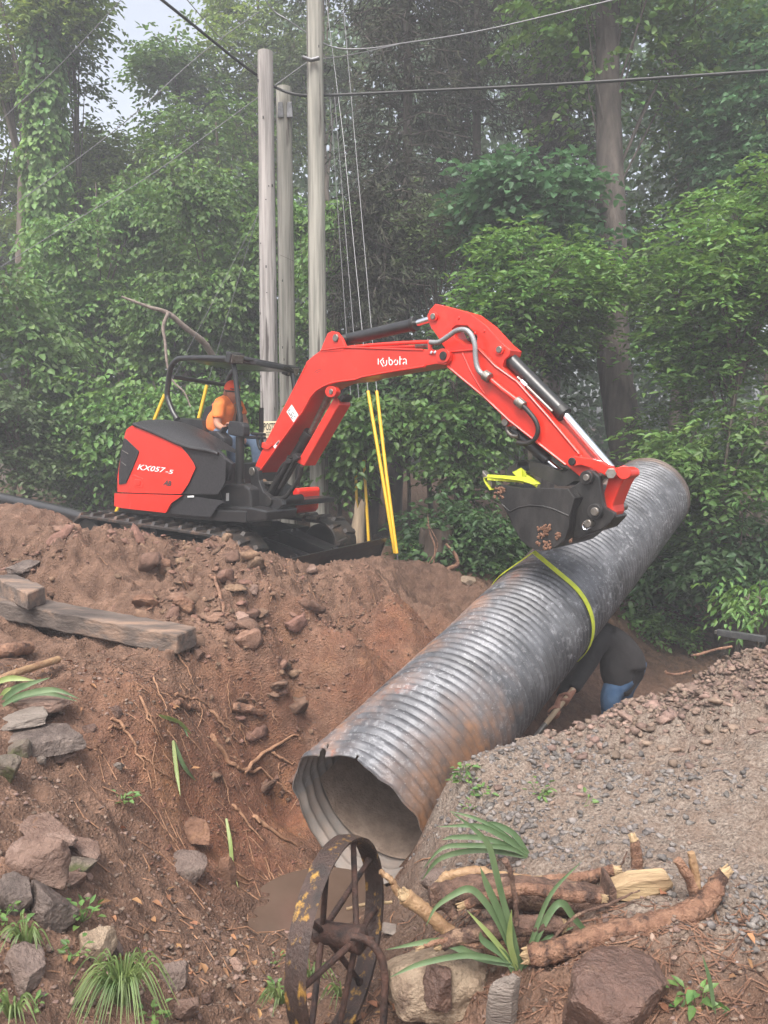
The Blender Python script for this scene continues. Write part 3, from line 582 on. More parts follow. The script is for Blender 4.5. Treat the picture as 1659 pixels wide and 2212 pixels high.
for dy, pts in ((0, [(312, 226), (360, 222), (450, 212), (560, 204), (662, 200)]), (1, [(314, 232), (420, 226), (520, 222), (610, 218)])):
    MB().tube([pl(cE(*p), BO + .1 - dy * .05) for p in pts], .016, 8).build('hydraulic_pipe', RED, boom, 0, 60)
MB().tube([pl(cC(*p), BO + .12) for p in [(600, 890), (840, 430), (1050, 20)]], .014, 8).build('hydraulic_pipe', RED, boom, 0, 60)
MB().tube([pl(cE(612, 218), BO + .06), pl(cE(655, 214), BO + .06)], .018, 8).build('pipe_fitting', STL, boom, 0, 60)
plate('pipe_clamp', cKs([(645, 160), (700, 158), (705, 240), (750, 270), (750, 298), (668, 298), (665, 190)]), BO + .158, .012, RED, boom, .003)
for p in ((698, 280), (735, 278)): pin('clamp_bolt', cK(*p), BO + .168, .02, .014, CHR, boom, 8)
# cylinders
def cyl(a, b, r, m, name, off=BO, par=EX): return MB().cyl(pl(a, off), pl(b, off), r, 24).build(name, m, par, .004, 40)
ac = cyl(cE(340, 196), cE(606, 136), .054, BLK, 'arm_cylinder'); cyl(cE(598, 138), cE(612, 134), .064, DRK, 'gland', par=ac); cyl(cE(600, 137), cE(668, 116), .03, CHR, 'rod', par=ac)
bc = cyl(cE(945, 250), cE(1158, 465), .056, BLK, 'bucket_cylinder'); cyl(cE(1140, 448), cE(1162, 470), .062, DRK, 'gland', par=bc); cyl(cE(1155, 462), cE(1333, 668), .03, CHR, 'rod', par=bc)
cyl(cE(985, 330), cE(1115, 458), .012, STL, 'cylinder_tube', BO + .09, bc); cyl(cE(1000, 345), cE(1020, 365), .02, CHR, 'tube_fitting', BO + .09, bc)
bm_ = cyl(cC(615, 1540), cC(1070, 800), .062, BLK, 'boom_cylinder'); cyl(cC(1020, 880), cC(1085, 775), .07, DRK, 'gland', par=bm_); cyl(cC(1075, 800), cC(1300, 335), .032, STL, 'rod', par=bm_)
plate('cylinder_guard', cCs([(1335, 392), (1385, 398), (1400, 470), (1340, 570), (1010, 1146), (930, 1108), (965, 1050), (1290, 480)]), BO + .1, .16, RED, bm_, .01)
# arm
arm = plate('arm', cEs([(716, 236), (845, 226), (905, 288), (985, 345), (1100, 475), (1215, 612), (1250, 655), (1264, 700), (1235, 714), (1165, 655), (955, 490), (860, 400), (728, 292), (708, 265)]), BO + .12, .24, RED, bevel=.007)
flange([cE(728, 290), cE(860, 399), cE(955, 489), cE(1165, 653)], BO + .122, .012, arm); flange([cE(735, 238), cE(845, 228), cE(905, 290), cE(985, 347), cE(1100, 477), cE(1215, 614)], BO + .122, .012, arm)
flange([cK(1020, 285), cK(1110, 480), cK(1180, 600), cK(1245, 700)], BO + .121, .008, arm)
plate('arm_ear', cEs([(655, 118), (660, 86), (683, 60), (760, 80), (810, 95), (868, 138), (930, 206), (960, 230), (956, 250), (938, 265), (930, 292), (985, 350), (940, 335), (845, 232), (735, 246), (706, 206), (690, 178), (668, 150)]), BO + .085, .17, RED, arm, .006, [cEs([(742, 152), (760, 138), (800, 140), (838, 178), (836, 208), (790, 210), (758, 188)])])
for p in ((672, 106), (916, 228)):
    plate('pin_boss', rings(cE(*p), 10.5), BO + .105, .21, RED, arm, .005, smooth=40); pin('arm_pin', cE(*p), BO + .115, .23, .026, STL, arm)
for p in ((768, 112), (828, 168), (884, 262), (862, 160)): pin('rivet', cE(*p), BO + .092, .02, .012, RED, arm, 12)
plate('thumb_cylinder_lug', cEs([(925, 470), (962, 495), (968, 512), (940, 512), (928, 500)]), BO + .08, .16, RED, arm, .005)
pin('lug_pin', cE(938, 497), BO + .1, .2, .03, STL, arm)
HO = BO + .17
MB().tube(smoothline([pl(cK(*p), HO) for p in [(690, 176), (780, 174), (880, 112), (960, 58), (1050, 50), (1112, 105), (1147, 200), (1152, 300), (1166, 410), (1200, 480), (1255, 518)]]), .021, 10).build('braided_hose', HOSE, arm, 0, 60)
MB().tube(smoothline([pl(cK(*p), BO - .14) for p in [(1010, 200), (1090, 150), (1180, 110), (1260, 200)]]), .021, 10).build('braided_hose', HOSE, arm, 0, 60)
MB().cyl(pl(cK(1240, 505), HO), pl(cK(1300, 545), HO), .045, 8).build('hose_coupling', STL, arm, .008, 40)
MB().tube([pl(cK(*p), BO + .15) for p in [(1290, 540), (1420, 650), (1580, 770)]], .02, 10).build('hydraulic_pipe', RED, arm, 0, 60)
MB().cyl(pl(cK(1570, 765), BO + .15), pl(cK(1650, 830), BO + .15), .04, 8).build('hose_coupling', STL, arm, .01, 40)
MB().tube(smoothline([pl(cE(*p), BO + .16) for p in [(1000, 430), (1025, 455), (1052, 490), (1062, 525), (1050, 558), (1020, 575), (985, 572)]]), .018, 10).build('thumb_hose', DRK, arm, 0, 60)
MB().tube(smoothline([pl(cE(*p), BO + .05) for p in [(985, 520), (960, 508), (948, 525), (965, 545), (990, 548)]]), .018, 8).build('hose_fitting', STL, arm, 0, 60)
tc_ = cyl(cE(958, 512), cE(1100, 640), .045, BLK, 'thumb_cylinder'); cyl(cE(1095, 636), cE(1150, 682), .022, CHR, 'rod', par=tc_)
# linkage and bucket
lk = [(880, 160), (890, 122), (930, 103), (975, 112), (1110, 132), (1200, 160), (1290, 205), (1332, 250), (1325, 300), (1290, 322), (1245, 300), (1200, 268), (1100, 220), (1000, 190), (930, 205), (890, 190)]
for o_ in (BO + .17, BO - .13): plate('link_lever', cBs(lk), o_, .045, RED, bevel=.006)
pin('link_pin', cB(915, 157), BO + .18, .36, .03, DRK, EX); MB().cyl(pl(cB(1288, 270), BO + .19), pl(cB(1288, 270), BO - .19), .04, 6).build('link_pin', STL, EX, .004)
plate('bucket_link', cBs([(1262, 235), (1320, 215), (1400, 215), (1450, 240), (1455, 295), (1410, 328), (1375, 390), (1330, 500), (1302, 575), (1308, 640), (1285, 688), (1245, 694), (1222, 650), (1228, 590), (1208, 500), (1245, 370), (1262, 310)]), BO + .1, .2, RED, bevel=.012)
MB().cyl(pl(cB(1410, 262), BO + .13), pl(cB(1410, 262), BO - .13), .05, 20).build('link_boss', RED, EX, .006, 40)
prof = [(178, 398), (235, 535), (300, 640), (365, 780), (435, 905), (500, 960), (570, 992), (660, 1000), (760, 970), (850, 895), (885, 800), (895, 680), (945, 505), (880, 412)]
BN = BO + .3; bw = .6
bk = MB(); near_ = [pl(cB(*p), BN) for p in prof]; cen = sum(near_) / len(near_)
inn = [p + (cen - p) / np.linalg.norm(cen - p) * .022 for p in near_]
n = len(prof); vs = near_ + inn + [p - rU * bw for p in near_] + [p - rU * bw for p in inn]; fs = []
for i in range(n - 1): fs += [(i, i + 1, 2 * n + i + 1, 2 * n + i), (n + i, 3 * n + i, 3 * n + i + 1, n + i + 1)]
fs += [(0, 2 * n, 3 * n, n), (n - 1, 2 * n - 1, 4 * n - 1, 3 * n - 1)]
bucket = bk.add(vs, fs).build('bucket', BKT, EX, 0, 50)
sp = [(178, 398), (240, 372), (430, 406), (880, 410)]
side = cBs([(178, 398)] + [(232, 372), (430, 408)] + prof[::-1][:1] + prof[1:-1][::-1])
plate('side_plate', side, BN + .01, .024, BKT, bucket, .004); plate('side_plate', [cB(*p) for p in []] or side, BN - bw + .012, .024, BKT, bucket, .004)
# bolted cheek strip along top and arc crease of the near side
flange([cB(x, y) for x, y in [(255, 560), (330, 630), (420, 590), (520, 572), (640, 580), (740, 605), (830, 645), (890, 670)]], BN + .012, .006, bucket, BKT, 'weld_bead')
for k in range(5):
    c = pl(cB(180, 372), BN - .03 - k * .135); t = pl(cB(88, 262), BN - .03 - k * .135); d = (t - c); 
    MB().prism([c + ZU * .02 - rU * -.03, c - ZU * .03 - rU * -.03, c - ZU * .03 + rU * -.03, c + ZU * .02 + rU * -.03], d * 1.0).build('tooth', STL, bucket, .006)
ear = [(895, 412), (960, 372), (1005, 330), (1012, 262), (1060, 235), (1120, 245), (1180, 300), (1195, 420), (1210, 520), (1225, 590), (1320, 650), (1318, 690), (1270, 750), (1200, 800), (1120, 825), (1000, 880), (930, 890), (930, 700), (1020, 500)]
for o_ in (BO + .2, BO - .14): plate('bucket_ear', cBs(ear), o_, .05, BKT, bucket, .01)
plate('coupler_body', cBs([(930, 480), (1150, 420), (1200, 620), (1300, 690), (1200, 800), (960, 880), (900, 860)]), BO + .13, .28, BKT, bucket, .02)
for p, r in (((1050, 310), .05), ((1130, 632), .055)): pin('ear_boss', cB(*p), BO + .24, .1, r, BKT, bucket)
for p, r in (((1050, 310), .024), ((1130, 632), .03), ((1065, 745), .028)): pin('bucket_pin', cB(*p), BO + .26, .5, r, STL, bucket)
MB().tube([pl(cB(*p), BO + .27) for p in [(1035, 720), (1015, 755), (1030, 795), (1060, 803), (1100, 782)]], .006, 6).build('lynch_pin', CHR, bucket, 0, 60)
plate('thumb', cBs([(290, 275), (325, 212), (400, 162), (500, 150), (640, 182), (760, 232), (840, 262), (900, 225), (990, 222), (1095, 240), (1150, 300), (1095, 365), (1000, 340), (930, 345), (860, 390), (780, 388), (640, 322), (520, 272), (440, 262), (365, 283), (318, 310)]), BO + .09, .18, BKT, EX, .01, [rings(cB(458, 202), 14, 16)])
for (cx_, cy_), r, k in (((650, 830), 30, 7), ((690, 950), 22, 4), ((790, 860), 16, 3), ((600, 940), 8, 1), ((230, 460), 30, 5), ((910, 905), 8, 1), ((690, 790), 20, 3)):
    mb = MB()
    for j in range(k * 5):
        q = pl(cB(cx_ + random.Random(j * 7 + cx_).uniform(-1, 1) * r * 1.8, cy_ + random.Random(j * 13 + cy_).uniform(-1, 1) * r * 1.8), BN + .01); rr = random.Random(j).uniform(.006, .014)
        mb.tube([q + rU * .004, q + rU * .012], [rr, rr * .5], 6, True, .4, j)
    mb.build('clinging_soil', SOILC, bucket)
# ------------------------------------------------------------------ culvert pipe
ax = (PIPE_B - PIPE_A); PL_ = np.linalg.norm(ax); ax /= PL_
sx = np.cross(ax, ZU); sx /= np.linalg.norm(sx); ux = np.cross(sx, ax)          # sideways (to the right bank) and up
CUL = empty('culvert_pipe', PIPE_A, 'long corrugated galvanised steel culvert with rust stains and a torn end', 'pipe')
pitch = .0685; nr = int(PL_ / pitch * 8); na = 180
s_ = np.linspace(0, PL_, nr)[:, None]; th = np.linspace(0, 2 * math.pi, na, endpoint=False)[None, :]     # th=0 sideways right, pi/2 up
def pipe_r(s, th):
    r = PIPE_R + .0085 * (1 - 2 * ((1 - np.cos(2 * math.pi * s / pitch + th)) / 2) ** 2.2) + .006 * noise(np.stack([s * .9 + 0 * th, np.cos(th) * 1.4 + 0 * s, np.sin(th) * 1.4 + 0 * s], -1), 3)
    r = r - .035 * np.exp(-((s - 1.75) / .16) ** 2 - ((th - 2.25) / .13) ** 2) - .02 * np.exp(-((s - 2.9) / .2) ** 2 - ((th - 2.3) / .15) ** 2)
    lip = np.exp(-s / .13)
    return r + lip * (.022 * np.sin(3 * th + 1) + .007 * np.sin(9 * th) + .012 * noise(np.stack([th * 5 + 0 * s, 0 * th + s * 8], -1), 8)) + np.exp(-s / .2) * (-.05) * np.exp(-((th - 1.9) / .35) ** 2)
def pipe_grid(dr):
    r = pipe_r(s_, th) + dr
    so = s_ + np.exp(-s_ / .25) * (.035 * noise(np.stack([np.cos(th) * 1.5 + 0 * s_, np.sin(th) * 1.5 + 0 * s_], -1), 21) + .012 * noise(np.stack([np.cos(th) * 5 + 0 * s_, np.sin(th) * 5 + 0 * s_], -1), 22))
    return PIPE_A + so[..., None] * ax + (r * np.cos(th))[..., None] * sx + (r * np.sin(th))[..., None] * ux
o1, o2 = pipe_grid(0), pipe_grid(-.006); n1 = nr * na
Vp = np.concatenate([o1.reshape(-1, 3), o2.reshape(-1, 3)]) - PIPE_A; fs = []
i0 = (np.arange(nr - 1)[:, None] * na + np.arange(na)[None]); i1 = (np.arange(nr - 1)[:, None] * na + (np.arange(na)[None] + 1) % na)
thc = (np.arange(na) + .5) / na * 2 * math.pi
keep = np.ones((nr - 1, na), bool)      # torn notches in the lip
for c_, w_, d_ in ((2.0, .07, 13), (1.4, .03, 4)):
    for i in range(d_): keep[i] &= np.abs(thc - c_ - .004 * i) > w_ * (1 - i / d_)
q = np.stack([i0, i1, i1 + na, i0 + na], -1)[keep]; q2 = q[:, ::-1] + n1
e_ = np.arange(na); e1 = (e_ + 1) % na; cap1 = np.stack([e1, e_, e_ + n1, e1 + n1], 1)[keep[0]]; b0 = (nr - 1) * na
cap2 = np.stack([b0 + e_, b0 + e1, b0 + e1 + n1, b0 + e_ + n1], 1)
me = fastmesh('pipe_wall', Vp, np.concatenate([q, q2, cap1, cap2])); me.shade_smooth(); me.set_sharp_from_angle(angle=math.radians(60))
# along / around coordinates for stains
uvA = np.stack([np.broadcast_to(s_ / PL_, (nr, na)), np.broadcast_to((th + math.pi) % (2 * math.pi) / (2 * math.pi), (nr, na)), np.broadcast_to(np.sin(th) * .5 + .5, (nr, na)), np.ones((nr, na))], -1).reshape(-1, 4)
at = me.color_attributes.new('place', 'FLOAT_COLOR', 'POINT'); at.data.foreach_set('color', np.concatenate([uvA, uvA * [1, 1, 1, 0]]).astype(np.float32).ravel())
def galv():
    m = mat('galvanised_steel', (.085, .086, .093), (.165, .167, .178), rough=.45, metal=.5, scale=5, rvar=.1, bump=.12, bscale=30); nt = m.node_tree; N = nt.nodes; L = nt.links; b = N['Principled BSDF']
    base = b.inputs['Base Color'].links[0].from_socket
    tc = N.new('ShaderNodeTexCoord')
    A = N.new('ShaderNodeVertexColor'); A.layer_name = 'place'; S = N.new('ShaderNodeSeparateColor'); L.new(A.outputs[0], S.inputs[0])
    def nz(s, d=6, st=None, r=.6):
        n = N.new('ShaderNodeTexNoise'); n.inputs['Scale'].default_value = s; n.inputs['Detail'].default_value = d; n.inputs['Roughness'].default_value = r
        L.new(tc.outputs['Object'], n.inputs['Vector']); return n.outputs['Fac']
    def rmp(f, a, z, o0=0, o1=1):
        r = N.new('ShaderNodeMapRange'); r.inputs[1].default_value = a; r.inputs[2].default_value = z; r.inputs[3].default_value = o0; r.inputs[4].default_value = o1; L.new(f, r.inputs[0]); return r.outputs[0]
    def mth(op, a, z):
        x = N.new('ShaderNodeMath'); x.operation = op; x.use_clamp = op != 'SUBTRACT'
        for i, v in ((0, a), (1, z)):
            if isinstance(v, float): x.inputs[i].default_value = v
            else: L.new(v, x.inputs[i])
        return x.outputs[0]
    def mix(f, a, z):
        x = N.new('ShaderNodeMix'); x.data_type = 'RGBA'; L.new(f, x.inputs[0])
        for i, v in ((6, a), (7, z)):
            if isinstance(v, tuple): x.inputs[i].default_value = (*v, 1)
            else: L.new(v, x.inputs[i])
        return x.outputs[2]
    s, t = S.outputs[0], S.outputs[1]
    # white zinc bloom, denser on the lower side and the far half
    blo = mth('MULTIPLY', rmp(nz(24, 5, r=.75), .55, .59), rmp(nz(2.2), .35, .6))
    col = mix(mth('MULTIPLY', blo, .42), base, (.5, .5, .52))
    spk = rmp(nz(75, 3), .66, .7); col = mix(mth('MULTIPLY', spk, .5), col, (.7, .7, .7))
    dk = mth('MULTIPLY', rmp(nz(3.1, 5), .5, .64), .55); col = mix(dk, col, (.06, .06, .062))
    # rust streak along the upper left shoulder (th ~ 2.1 -> t ~ .83)
    band = mth('SUBTRACT', t, .86); band = mth('ABSOLUTE', band, 0.0); band = rmp(band, .13, .03)
    r1 = mth('MULTIPLY', mth('MULTIPLY', band, rmp(nz(4.2), .42, .62)), rmp(s, .95, .2, .45, 1.0)); col = mix(mth('MULTIPLY', r1, .85), col, (.24, .12, .065))
    r1b = mth('MULTIPLY', rmp(nz(5.5, 4), .62, .68), rmp(s, .98, .3, .1, .9)); col = mix(mth('MULTIPLY', mth('MULTIPLY', r1b, band), .9), col, (.30, .085, .03))
    # rusted lower right flank by the mouth (th ~ -.6..0 -> t ~ .4..5)
    lo = mth('MULTIPLY', rmp(mth('ADD', t, mth('MULTIPLY', nz(3.5), .12)), .74, .63), rmp(mth('ADD', s, mth('MULTIPLY', nz(4.5), .16)), .31, .2))
    rc = mix(rmp(nz(9), .35, .65), (.22, .1, .04), (.06, .034, .022)); col = mix(mth('MULTIPLY', lo, .85), col, rc)
    # dark earth-stained end band at the far lip
    fe = rmp(mth('ADD', s, mth('MULTIPLY', nz(6), .03)), .985, 1.01); col = mix(fe, col, (.13, .08, .05))
    inside = rmp(A.outputs['Alpha'], .6, .4); col = mix(mth('MULTIPLY', inside, .6), col, (.3, .28, .26))  # inner wall colour lightened to stand in for light inside the mouth
    L.new(col, b.inputs['Base Color'])
    rust = mth('MAXIMUM', lo, r1); mt = rmp(rust, 0, .7, .5, .05); mt = mth('MULTIPLY', mt, rmp(blo, 0, 1, 1.0, .4)); mt = mth('MULTIPLY', mt, rmp(inside, 0, 1, 1.0, .3)); L.new(mt, b.inputs['Metallic'])
    rr = rmp(mth('MAXIMUM', mth('MAXIMUM', rust, blo), inside), 0, 1, .5, .82); L.new(rr, b.inputs['Roughness'])
    return m
link('pipe_wall', me, galv(), CUL)
# silt lying inside the mouth
mb = MB(); vs = []; ng, mg = 26, 14
for i in range(ng):
    s0 = .2 + 2.4 * i / (ng - 1); hgt = -.06 + .17 * min(1, i / 7) + .03 * math.sin(i)
    for k in range(mg):
        x = (k / (mg - 1) * 2 - 1); hh = -(PIPE_R - .02) + (PIPE_R - .02 + hgt - .2) * (min(1, i / 15) ** .8) - .06 + .13 * x - .03 + .02 * random.Random(i * 31 + k).uniform(-1, 1)
        lim = PIPE_R - .016; xx = x * lim; zz = max(hh, -math.sqrt(max(0, lim * lim - xx * xx)))
        vs.append(PIPE_A + ax * s0 + sx * xx + ux * zz)
mb.add(vs, [(i * mg + k, i * mg + k + 1, (i + 1) * mg + k + 1, (i + 1) * mg + k) for i in range(ng - 1) for k in range(mg - 1)])
SILT = mat('silt', (.2, .145, .11), (.3, .225, .175), rough=.9, scale=12, bump=.5, bscale=50)
tag(mb.build('silt', SILT, None, 0, 60), 'pale brown silt washed into the culvert mouth', 'silt', kind='stuff')
# ------------------------------------------------------------------ lifting sling
t0 = .455; cr = pipe_pt(t0); ap = PLN(1153, 1192, cr, ax)
apd = ap - cr; a_s, a_u = np.dot(apd, sx), np.dot(apd, ux); dd = math.hypot(a_s, a_u); R_ = PIPE_R + .02; aa = math.atan2(a_u, a_s); be = math.acos(min(1, R_ / dd))
mb = MB(); arc = [ap] + [cr + (sx * math.cos(t) + ux * math.sin(t)) * R_ for t in np.linspace(aa - be, aa - 2 * math.pi + be, 60)] + [ap]
ribbon(mb, arc, ax, .055)
SL = empty('lifting_sling', ap, 'yellow-green webbing sling looped round the culvert and over the bucket teeth', 'sling')
mb.build('pipe_loop', STRAP, SL)
mb = MB(); z_ = -ZU * .02
for o0, wdt in ((BN - .02, .09), (BN - .2, .07)):
    ribbon(mb, [pl(cB(*p), o0) for p in [(172, 425), (160, 405), (120, 345), (112, 312), (150, 300), (300, 312), (480, 335), (590, 372)]], rU, wdt)
mb.build('bucket_wrap', STRAP, SL)
mb = MB(); ribbon(mb, [pl(cB(405, 310), BN - .1), pl(cB(430, 285), BN - .16), pl(cB(490, 275), BN - .22), pl(cB(530, 320), BN - .2), pl(cB(585, 372), BN - .2)], rU, .12); ribbon(mb, [pl(cB(118, 305), BN + .02), pl(cB(300, 318), BN), pl(cB(520, 335), BN - .05), pl(cB(595, 378), BN - .1)], ZU, .045)
mb.build('bucket_wrap', STRAP, SL)
# ------------------------------------------------------------------ people
def head(center, fwd, up, m, parent, s=1.0):
    fwd = np.asarray(fwd, float) / np.linalg.norm(fwd); up = np.asarray(up, float); up = up - fwd * np.dot(up, fwd); up /= np.linalg.norm(up); rt = np.cross(fwd, up)
    vs = []; fs = []; na, nb = 20, 16
    for j in range(nb + 1):
        ph = math.pi * j / nb
        for i in range(na):
            a = 2 * math.pi * i / na; x, y, z = math.sin(ph) * math.cos(a), math.sin(ph) * math.sin(a), math.cos(ph)
            f, r, u = x * .098, y * .076, z * .122
            if z < 0: f *= 1 - .18 * z * z if x > 0 else 1 - .35 * -z; r *= 1 - .3 * z * z
            if x > .3: 
                nose = math.exp(-(y / .16) ** 2 - ((z + .12) / .2) ** 2); f += .026 * nose
                f -= .012 * math.exp(-((abs(y) - .36) / .16) ** 2 - ((z - .1) / .13) ** 2)
                f += .008 * math.exp(-(y / .3) ** 2 - ((z + .46) / .08) ** 2) + .012 * math.exp(-(y / .3) ** 2 - ((z + .85) / .16) ** 2)
            vs.append(np.asarray(center) + (fwd * f + rt * r + up * u) * s)
    fs = [(j * na + i, j * na + (i + 1) % na, (j + 1) * na + (i + 1) % na, (j + 1) * na + i) for j in range(nb) for i in range(na)]
    h = MB().add(vs, fs).build('head', m, parent, 0, 80)
    for q in (-1, 1):
        c = np.asarray(center) + (rt * q * .078 - fwd * .008 - up * .012) * s
        MB().tube([c + (-up * .03) * s, c + (fwd * .004 + rt * q * .008) * s, c + up * .032 * s], [.012 * s, .02 * s, .014 * s], 8).build('ear', m, h, 0, 80)
    return h, fwd, rt, up
def hand_nodes(V, E, wrist_i, pos, d, palm_n, s=1.0, curl=.7):
    """palm and five unequal fingers added to a skin graph"""
    d = d / np.linalg.norm(d); palm_n = palm_n - d * np.dot(palm_n, d); palm_n /= np.linalg.norm(palm_n); sd_ = np.cross(d, palm_n)
    V.append((pos + d * .045 * s, (.035 * s, .018 * s))); p = len(V) - 1; E.append((wrist_i, p))
    V.append((pos + d * .085 * s, (.036 * s, .016 * s))); k = len(V) - 1; E.append((p, k))
    for o, l in ((-.032, .065), (-.011, .078), (.011, .074), (.031, .058)):
        a = pos + d * .1 * s + sd_ * o * s; b = a + (d * math.cos(curl) + palm_n * math.sin(curl)) * l * .5 * s; c = b + (d * math.cos(2.2 * curl) + palm_n * math.sin(2.2 * curl)) * l * .5 * s
        V += [(a, .0095 * s), (b, .009 * s), (c, .0075 * s)]; n = len(V); E += [(k, n - 3), (n - 3, n - 2), (n - 2, n - 1)]
    a = pos + d * .04 * s - sd_ * .04 * s; b = a + (d * .8 - sd_ * .4 + palm_n * .5) * .04 * s; c = b + (d * .8 + palm_n * .6) * .03 * s
    V += [(a, .012 * s), (b, .01 * s), (c, .008 * s)]; n = len(V); E += [(p, n - 3), (n - 3, n - 2), (n - 2, n - 1)]
def op(x, y, o): return pl(cA(x, y), o)
OP = empty('person', op(1110, 900, -.34), 'seated person in orange tee and orange cap operating the red excavator', 'person')
pel, bel, che, nk = op(1115, 800, -.34), op(1135, 720, -.34), op(1185, 590, -.36), op(1222, 505, -.36)
rs, re, rw = op(1130, 560, -.15), op(1110, 760, -.08), op(1185, 800, -.06)
ls, le, lw = op(1290, 560, -.6), op(1375, 740, -.62), op(1395, 830, -.5)
rh, rk, ra, rt_ = op(1130, 825, -.24), op(1245, 880, -.2), op(1262, 1225, -.2), op(1275, 1275, -.12)
lh, lk_, la, lt = op(1170, 850, -.46), op(1480, 920, -.52), op(1500, 1200, -.52), op(1540, 1230, -.48)
V = [(pel, .15), (bel, .16), (che, .16), (nk, .06), (op(1240, 460, -.36), .065), (rs, .065), (re, .05), (rw, .032), (ls, .065), (le, .05), (lw, .032), (rh, .095), (rk, .07), (ra, .045), (lh, .095), (lk_, .07), (la, .045)]
E_ = [(0, 1), (1, 2), (2, 3), (3, 4), (2, 5), (5, 6), (6, 7), (2, 8), (8, 9), (9, 10), (0, 11), (11, 12), (12, 13), (0, 14), (14, 15), (15, 16)]
hand_nodes(V, E_, 7, rw, fU * .6 + ZU * .5, -ZU, 1.1); hand_nodes(V, E_, 10, lw, fU * .5 - ZU * .6 + rU * .3, -fU, 1.1)
skin('body', V, E_, SKIN, OP)
blob('tee_shirt', [([op(1108, 805, -.34 + q), op(1125, 730, -.34 + q), op(1150, 660, -.35 + q), op(1182, 590, -.36 + q), op(1202, 548, -.36 + q)], [.15, .155, .15, .135, .1]) for q in (-.09, .09)] + [([rs, op(1212, 535, -.36), ls], [.08, .09, .08]), ([rs, op(1122, 640, -.12), op(1116, 700, -.1)], [.08, .08, .075]), ([ls, op(1325, 630, -.61), op(1350, 675, -.62)], [.095, .085, .08]), ([op(1205, 550, -.36), op(1224, 505, -.36)], [.1, .07])], ORG, OP)
skin('jeans', [(pel, (.17, .15)), (rh, .115), (op(1190, 850, -.2), .1), (rk, .085), (op(1255, 1050, -.2), .07), (ra, .062), (lh, .115), (op(1330, 885, -.5), .1), (lk_, .085), (la, .06)], [(0, 1), (1, 2), (2, 3), (3, 4), (4, 5), (0, 6), (6, 7), (7, 8), (8, 9)], JEAN, OP)
skin('boot', [(ra - ZU * .05, .05), (ra - ZU * .12 , .05), (ra - ZU * .13 + fU * .16, .042)], [(0, 1), (1, 2)], BOOT, OP); skin('boot', [(la - ZU * .05, .05), (la - ZU * .12, .05), (la - ZU * .13 + fU * .16, .042)], [(0, 1), (1, 2)], BOOT, OP)
hd, hf, hr, hu = head(op(1252, 452, -.36), fU * .92 - ZU * .12 + rU * .12, ZU, SKIN, OP, 1.12)
hc = op(1252, 452, -.36)
vs = []; na, nb = 20, 7
for j in range(nb + 1):
    ph = math.pi * .5 * j / nb
    for i in range(na):
        a = 2 * math.pi * i / na; vs.append(hc + hu * (.035 + .118 * math.cos(ph)) + hf * .118 * math.sin(ph) * math.cos(a) + hr * .094 * math.sin(ph) * math.sin(a))
cap = MB().add(vs, [(j * na + i, j * na + (i + 1) % na, (j + 1) * na + (i + 1) % na, (j + 1) * na + i) for j in range(nb) for i in range(na)]).build('cap', ORC, OP, 0, 60)
MB().prism([hc + hu * .05 + hf * (.1 + .085 * math.cos(a)) + hr * .085 * math.sin(a) for a in np.linspace(-1.6, 1.6, 12)], hu * .008 - hf * .001).build('cap_brim', DRK, cap, .002)
MB().tube([hc + hu * .02 + hf * .108 * math.cos(a) + hr * .092 * math.sin(a) for a in np.linspace(-1.75, 1.75, 14)], .009, 6).build('sunglasses', DRK, hd, 0, 60)
# -- the person bent over in the trench
def wk(x, y, D): return P(*cM(x, y), D)
hip = wk(668, 520, 7.35); feet_z = -1.2
WP = empty('person', (hip[0] - .15, hip[1], gz(hip[0] - .15, hip[1])), 'person in black jacket and blue jeans bending under the culvert with a shovel', 'person')
chest, neck = wk(500, 350, 7.35), wk(420, 320, 7.35)
sR, eR, wR = wk(425, 400, 7.15), wk(330, 600, 6.95), wk(245, 755, 6.75)
sL, eL, wL = wk(450, 330, 7.6), wk(330, 480, 7.3), wk(150, 830, 6.7)
kR, aR = wk(530, 770, 7.15), wk(520, 985, 7.2); kL, aL = wk(620, 740, 7.45), wk(590, 960, 7.5)
V = [(hip, .14), (wk(590, 430, 7.35), .15), (chest, .15), (neck, .06), (wk(370, 330, 7.35), .09), (sR, .06), (eR, .045), (wR, .03), (sL, .06), (eL, .045), (wL, .03), (hip + ZU * -.08 - .05 * sx, .1), (kR, .07), (aR, .045), (hip + ZU * -.08 + .05 * ax, .1), (kL, .07), (aL, .045)]
E_ = [(0, 1), (1, 2), (2, 3), (3, 4), (2, 5), (5, 6), (6, 7), (2, 8), (8, 9), (9, 10), (0, 11), (11, 12), (12, 13), (0, 14), (14, 15), (15, 16)]
gd = wk(60, 975, 6.62) - wk(205, 800, 6.72)
hand_nodes(V, E_, 7, wR, wk(215, 800, 6.72) - wR, np.cross(gd, ZU), 1.1, .9); hand_nodes(V, E_, 10, wL, wk(140, 880, 6.68) - wL, np.cross(gd, ZU), 1.1, .9)
skin('body', V, E_, SKIN, WP)
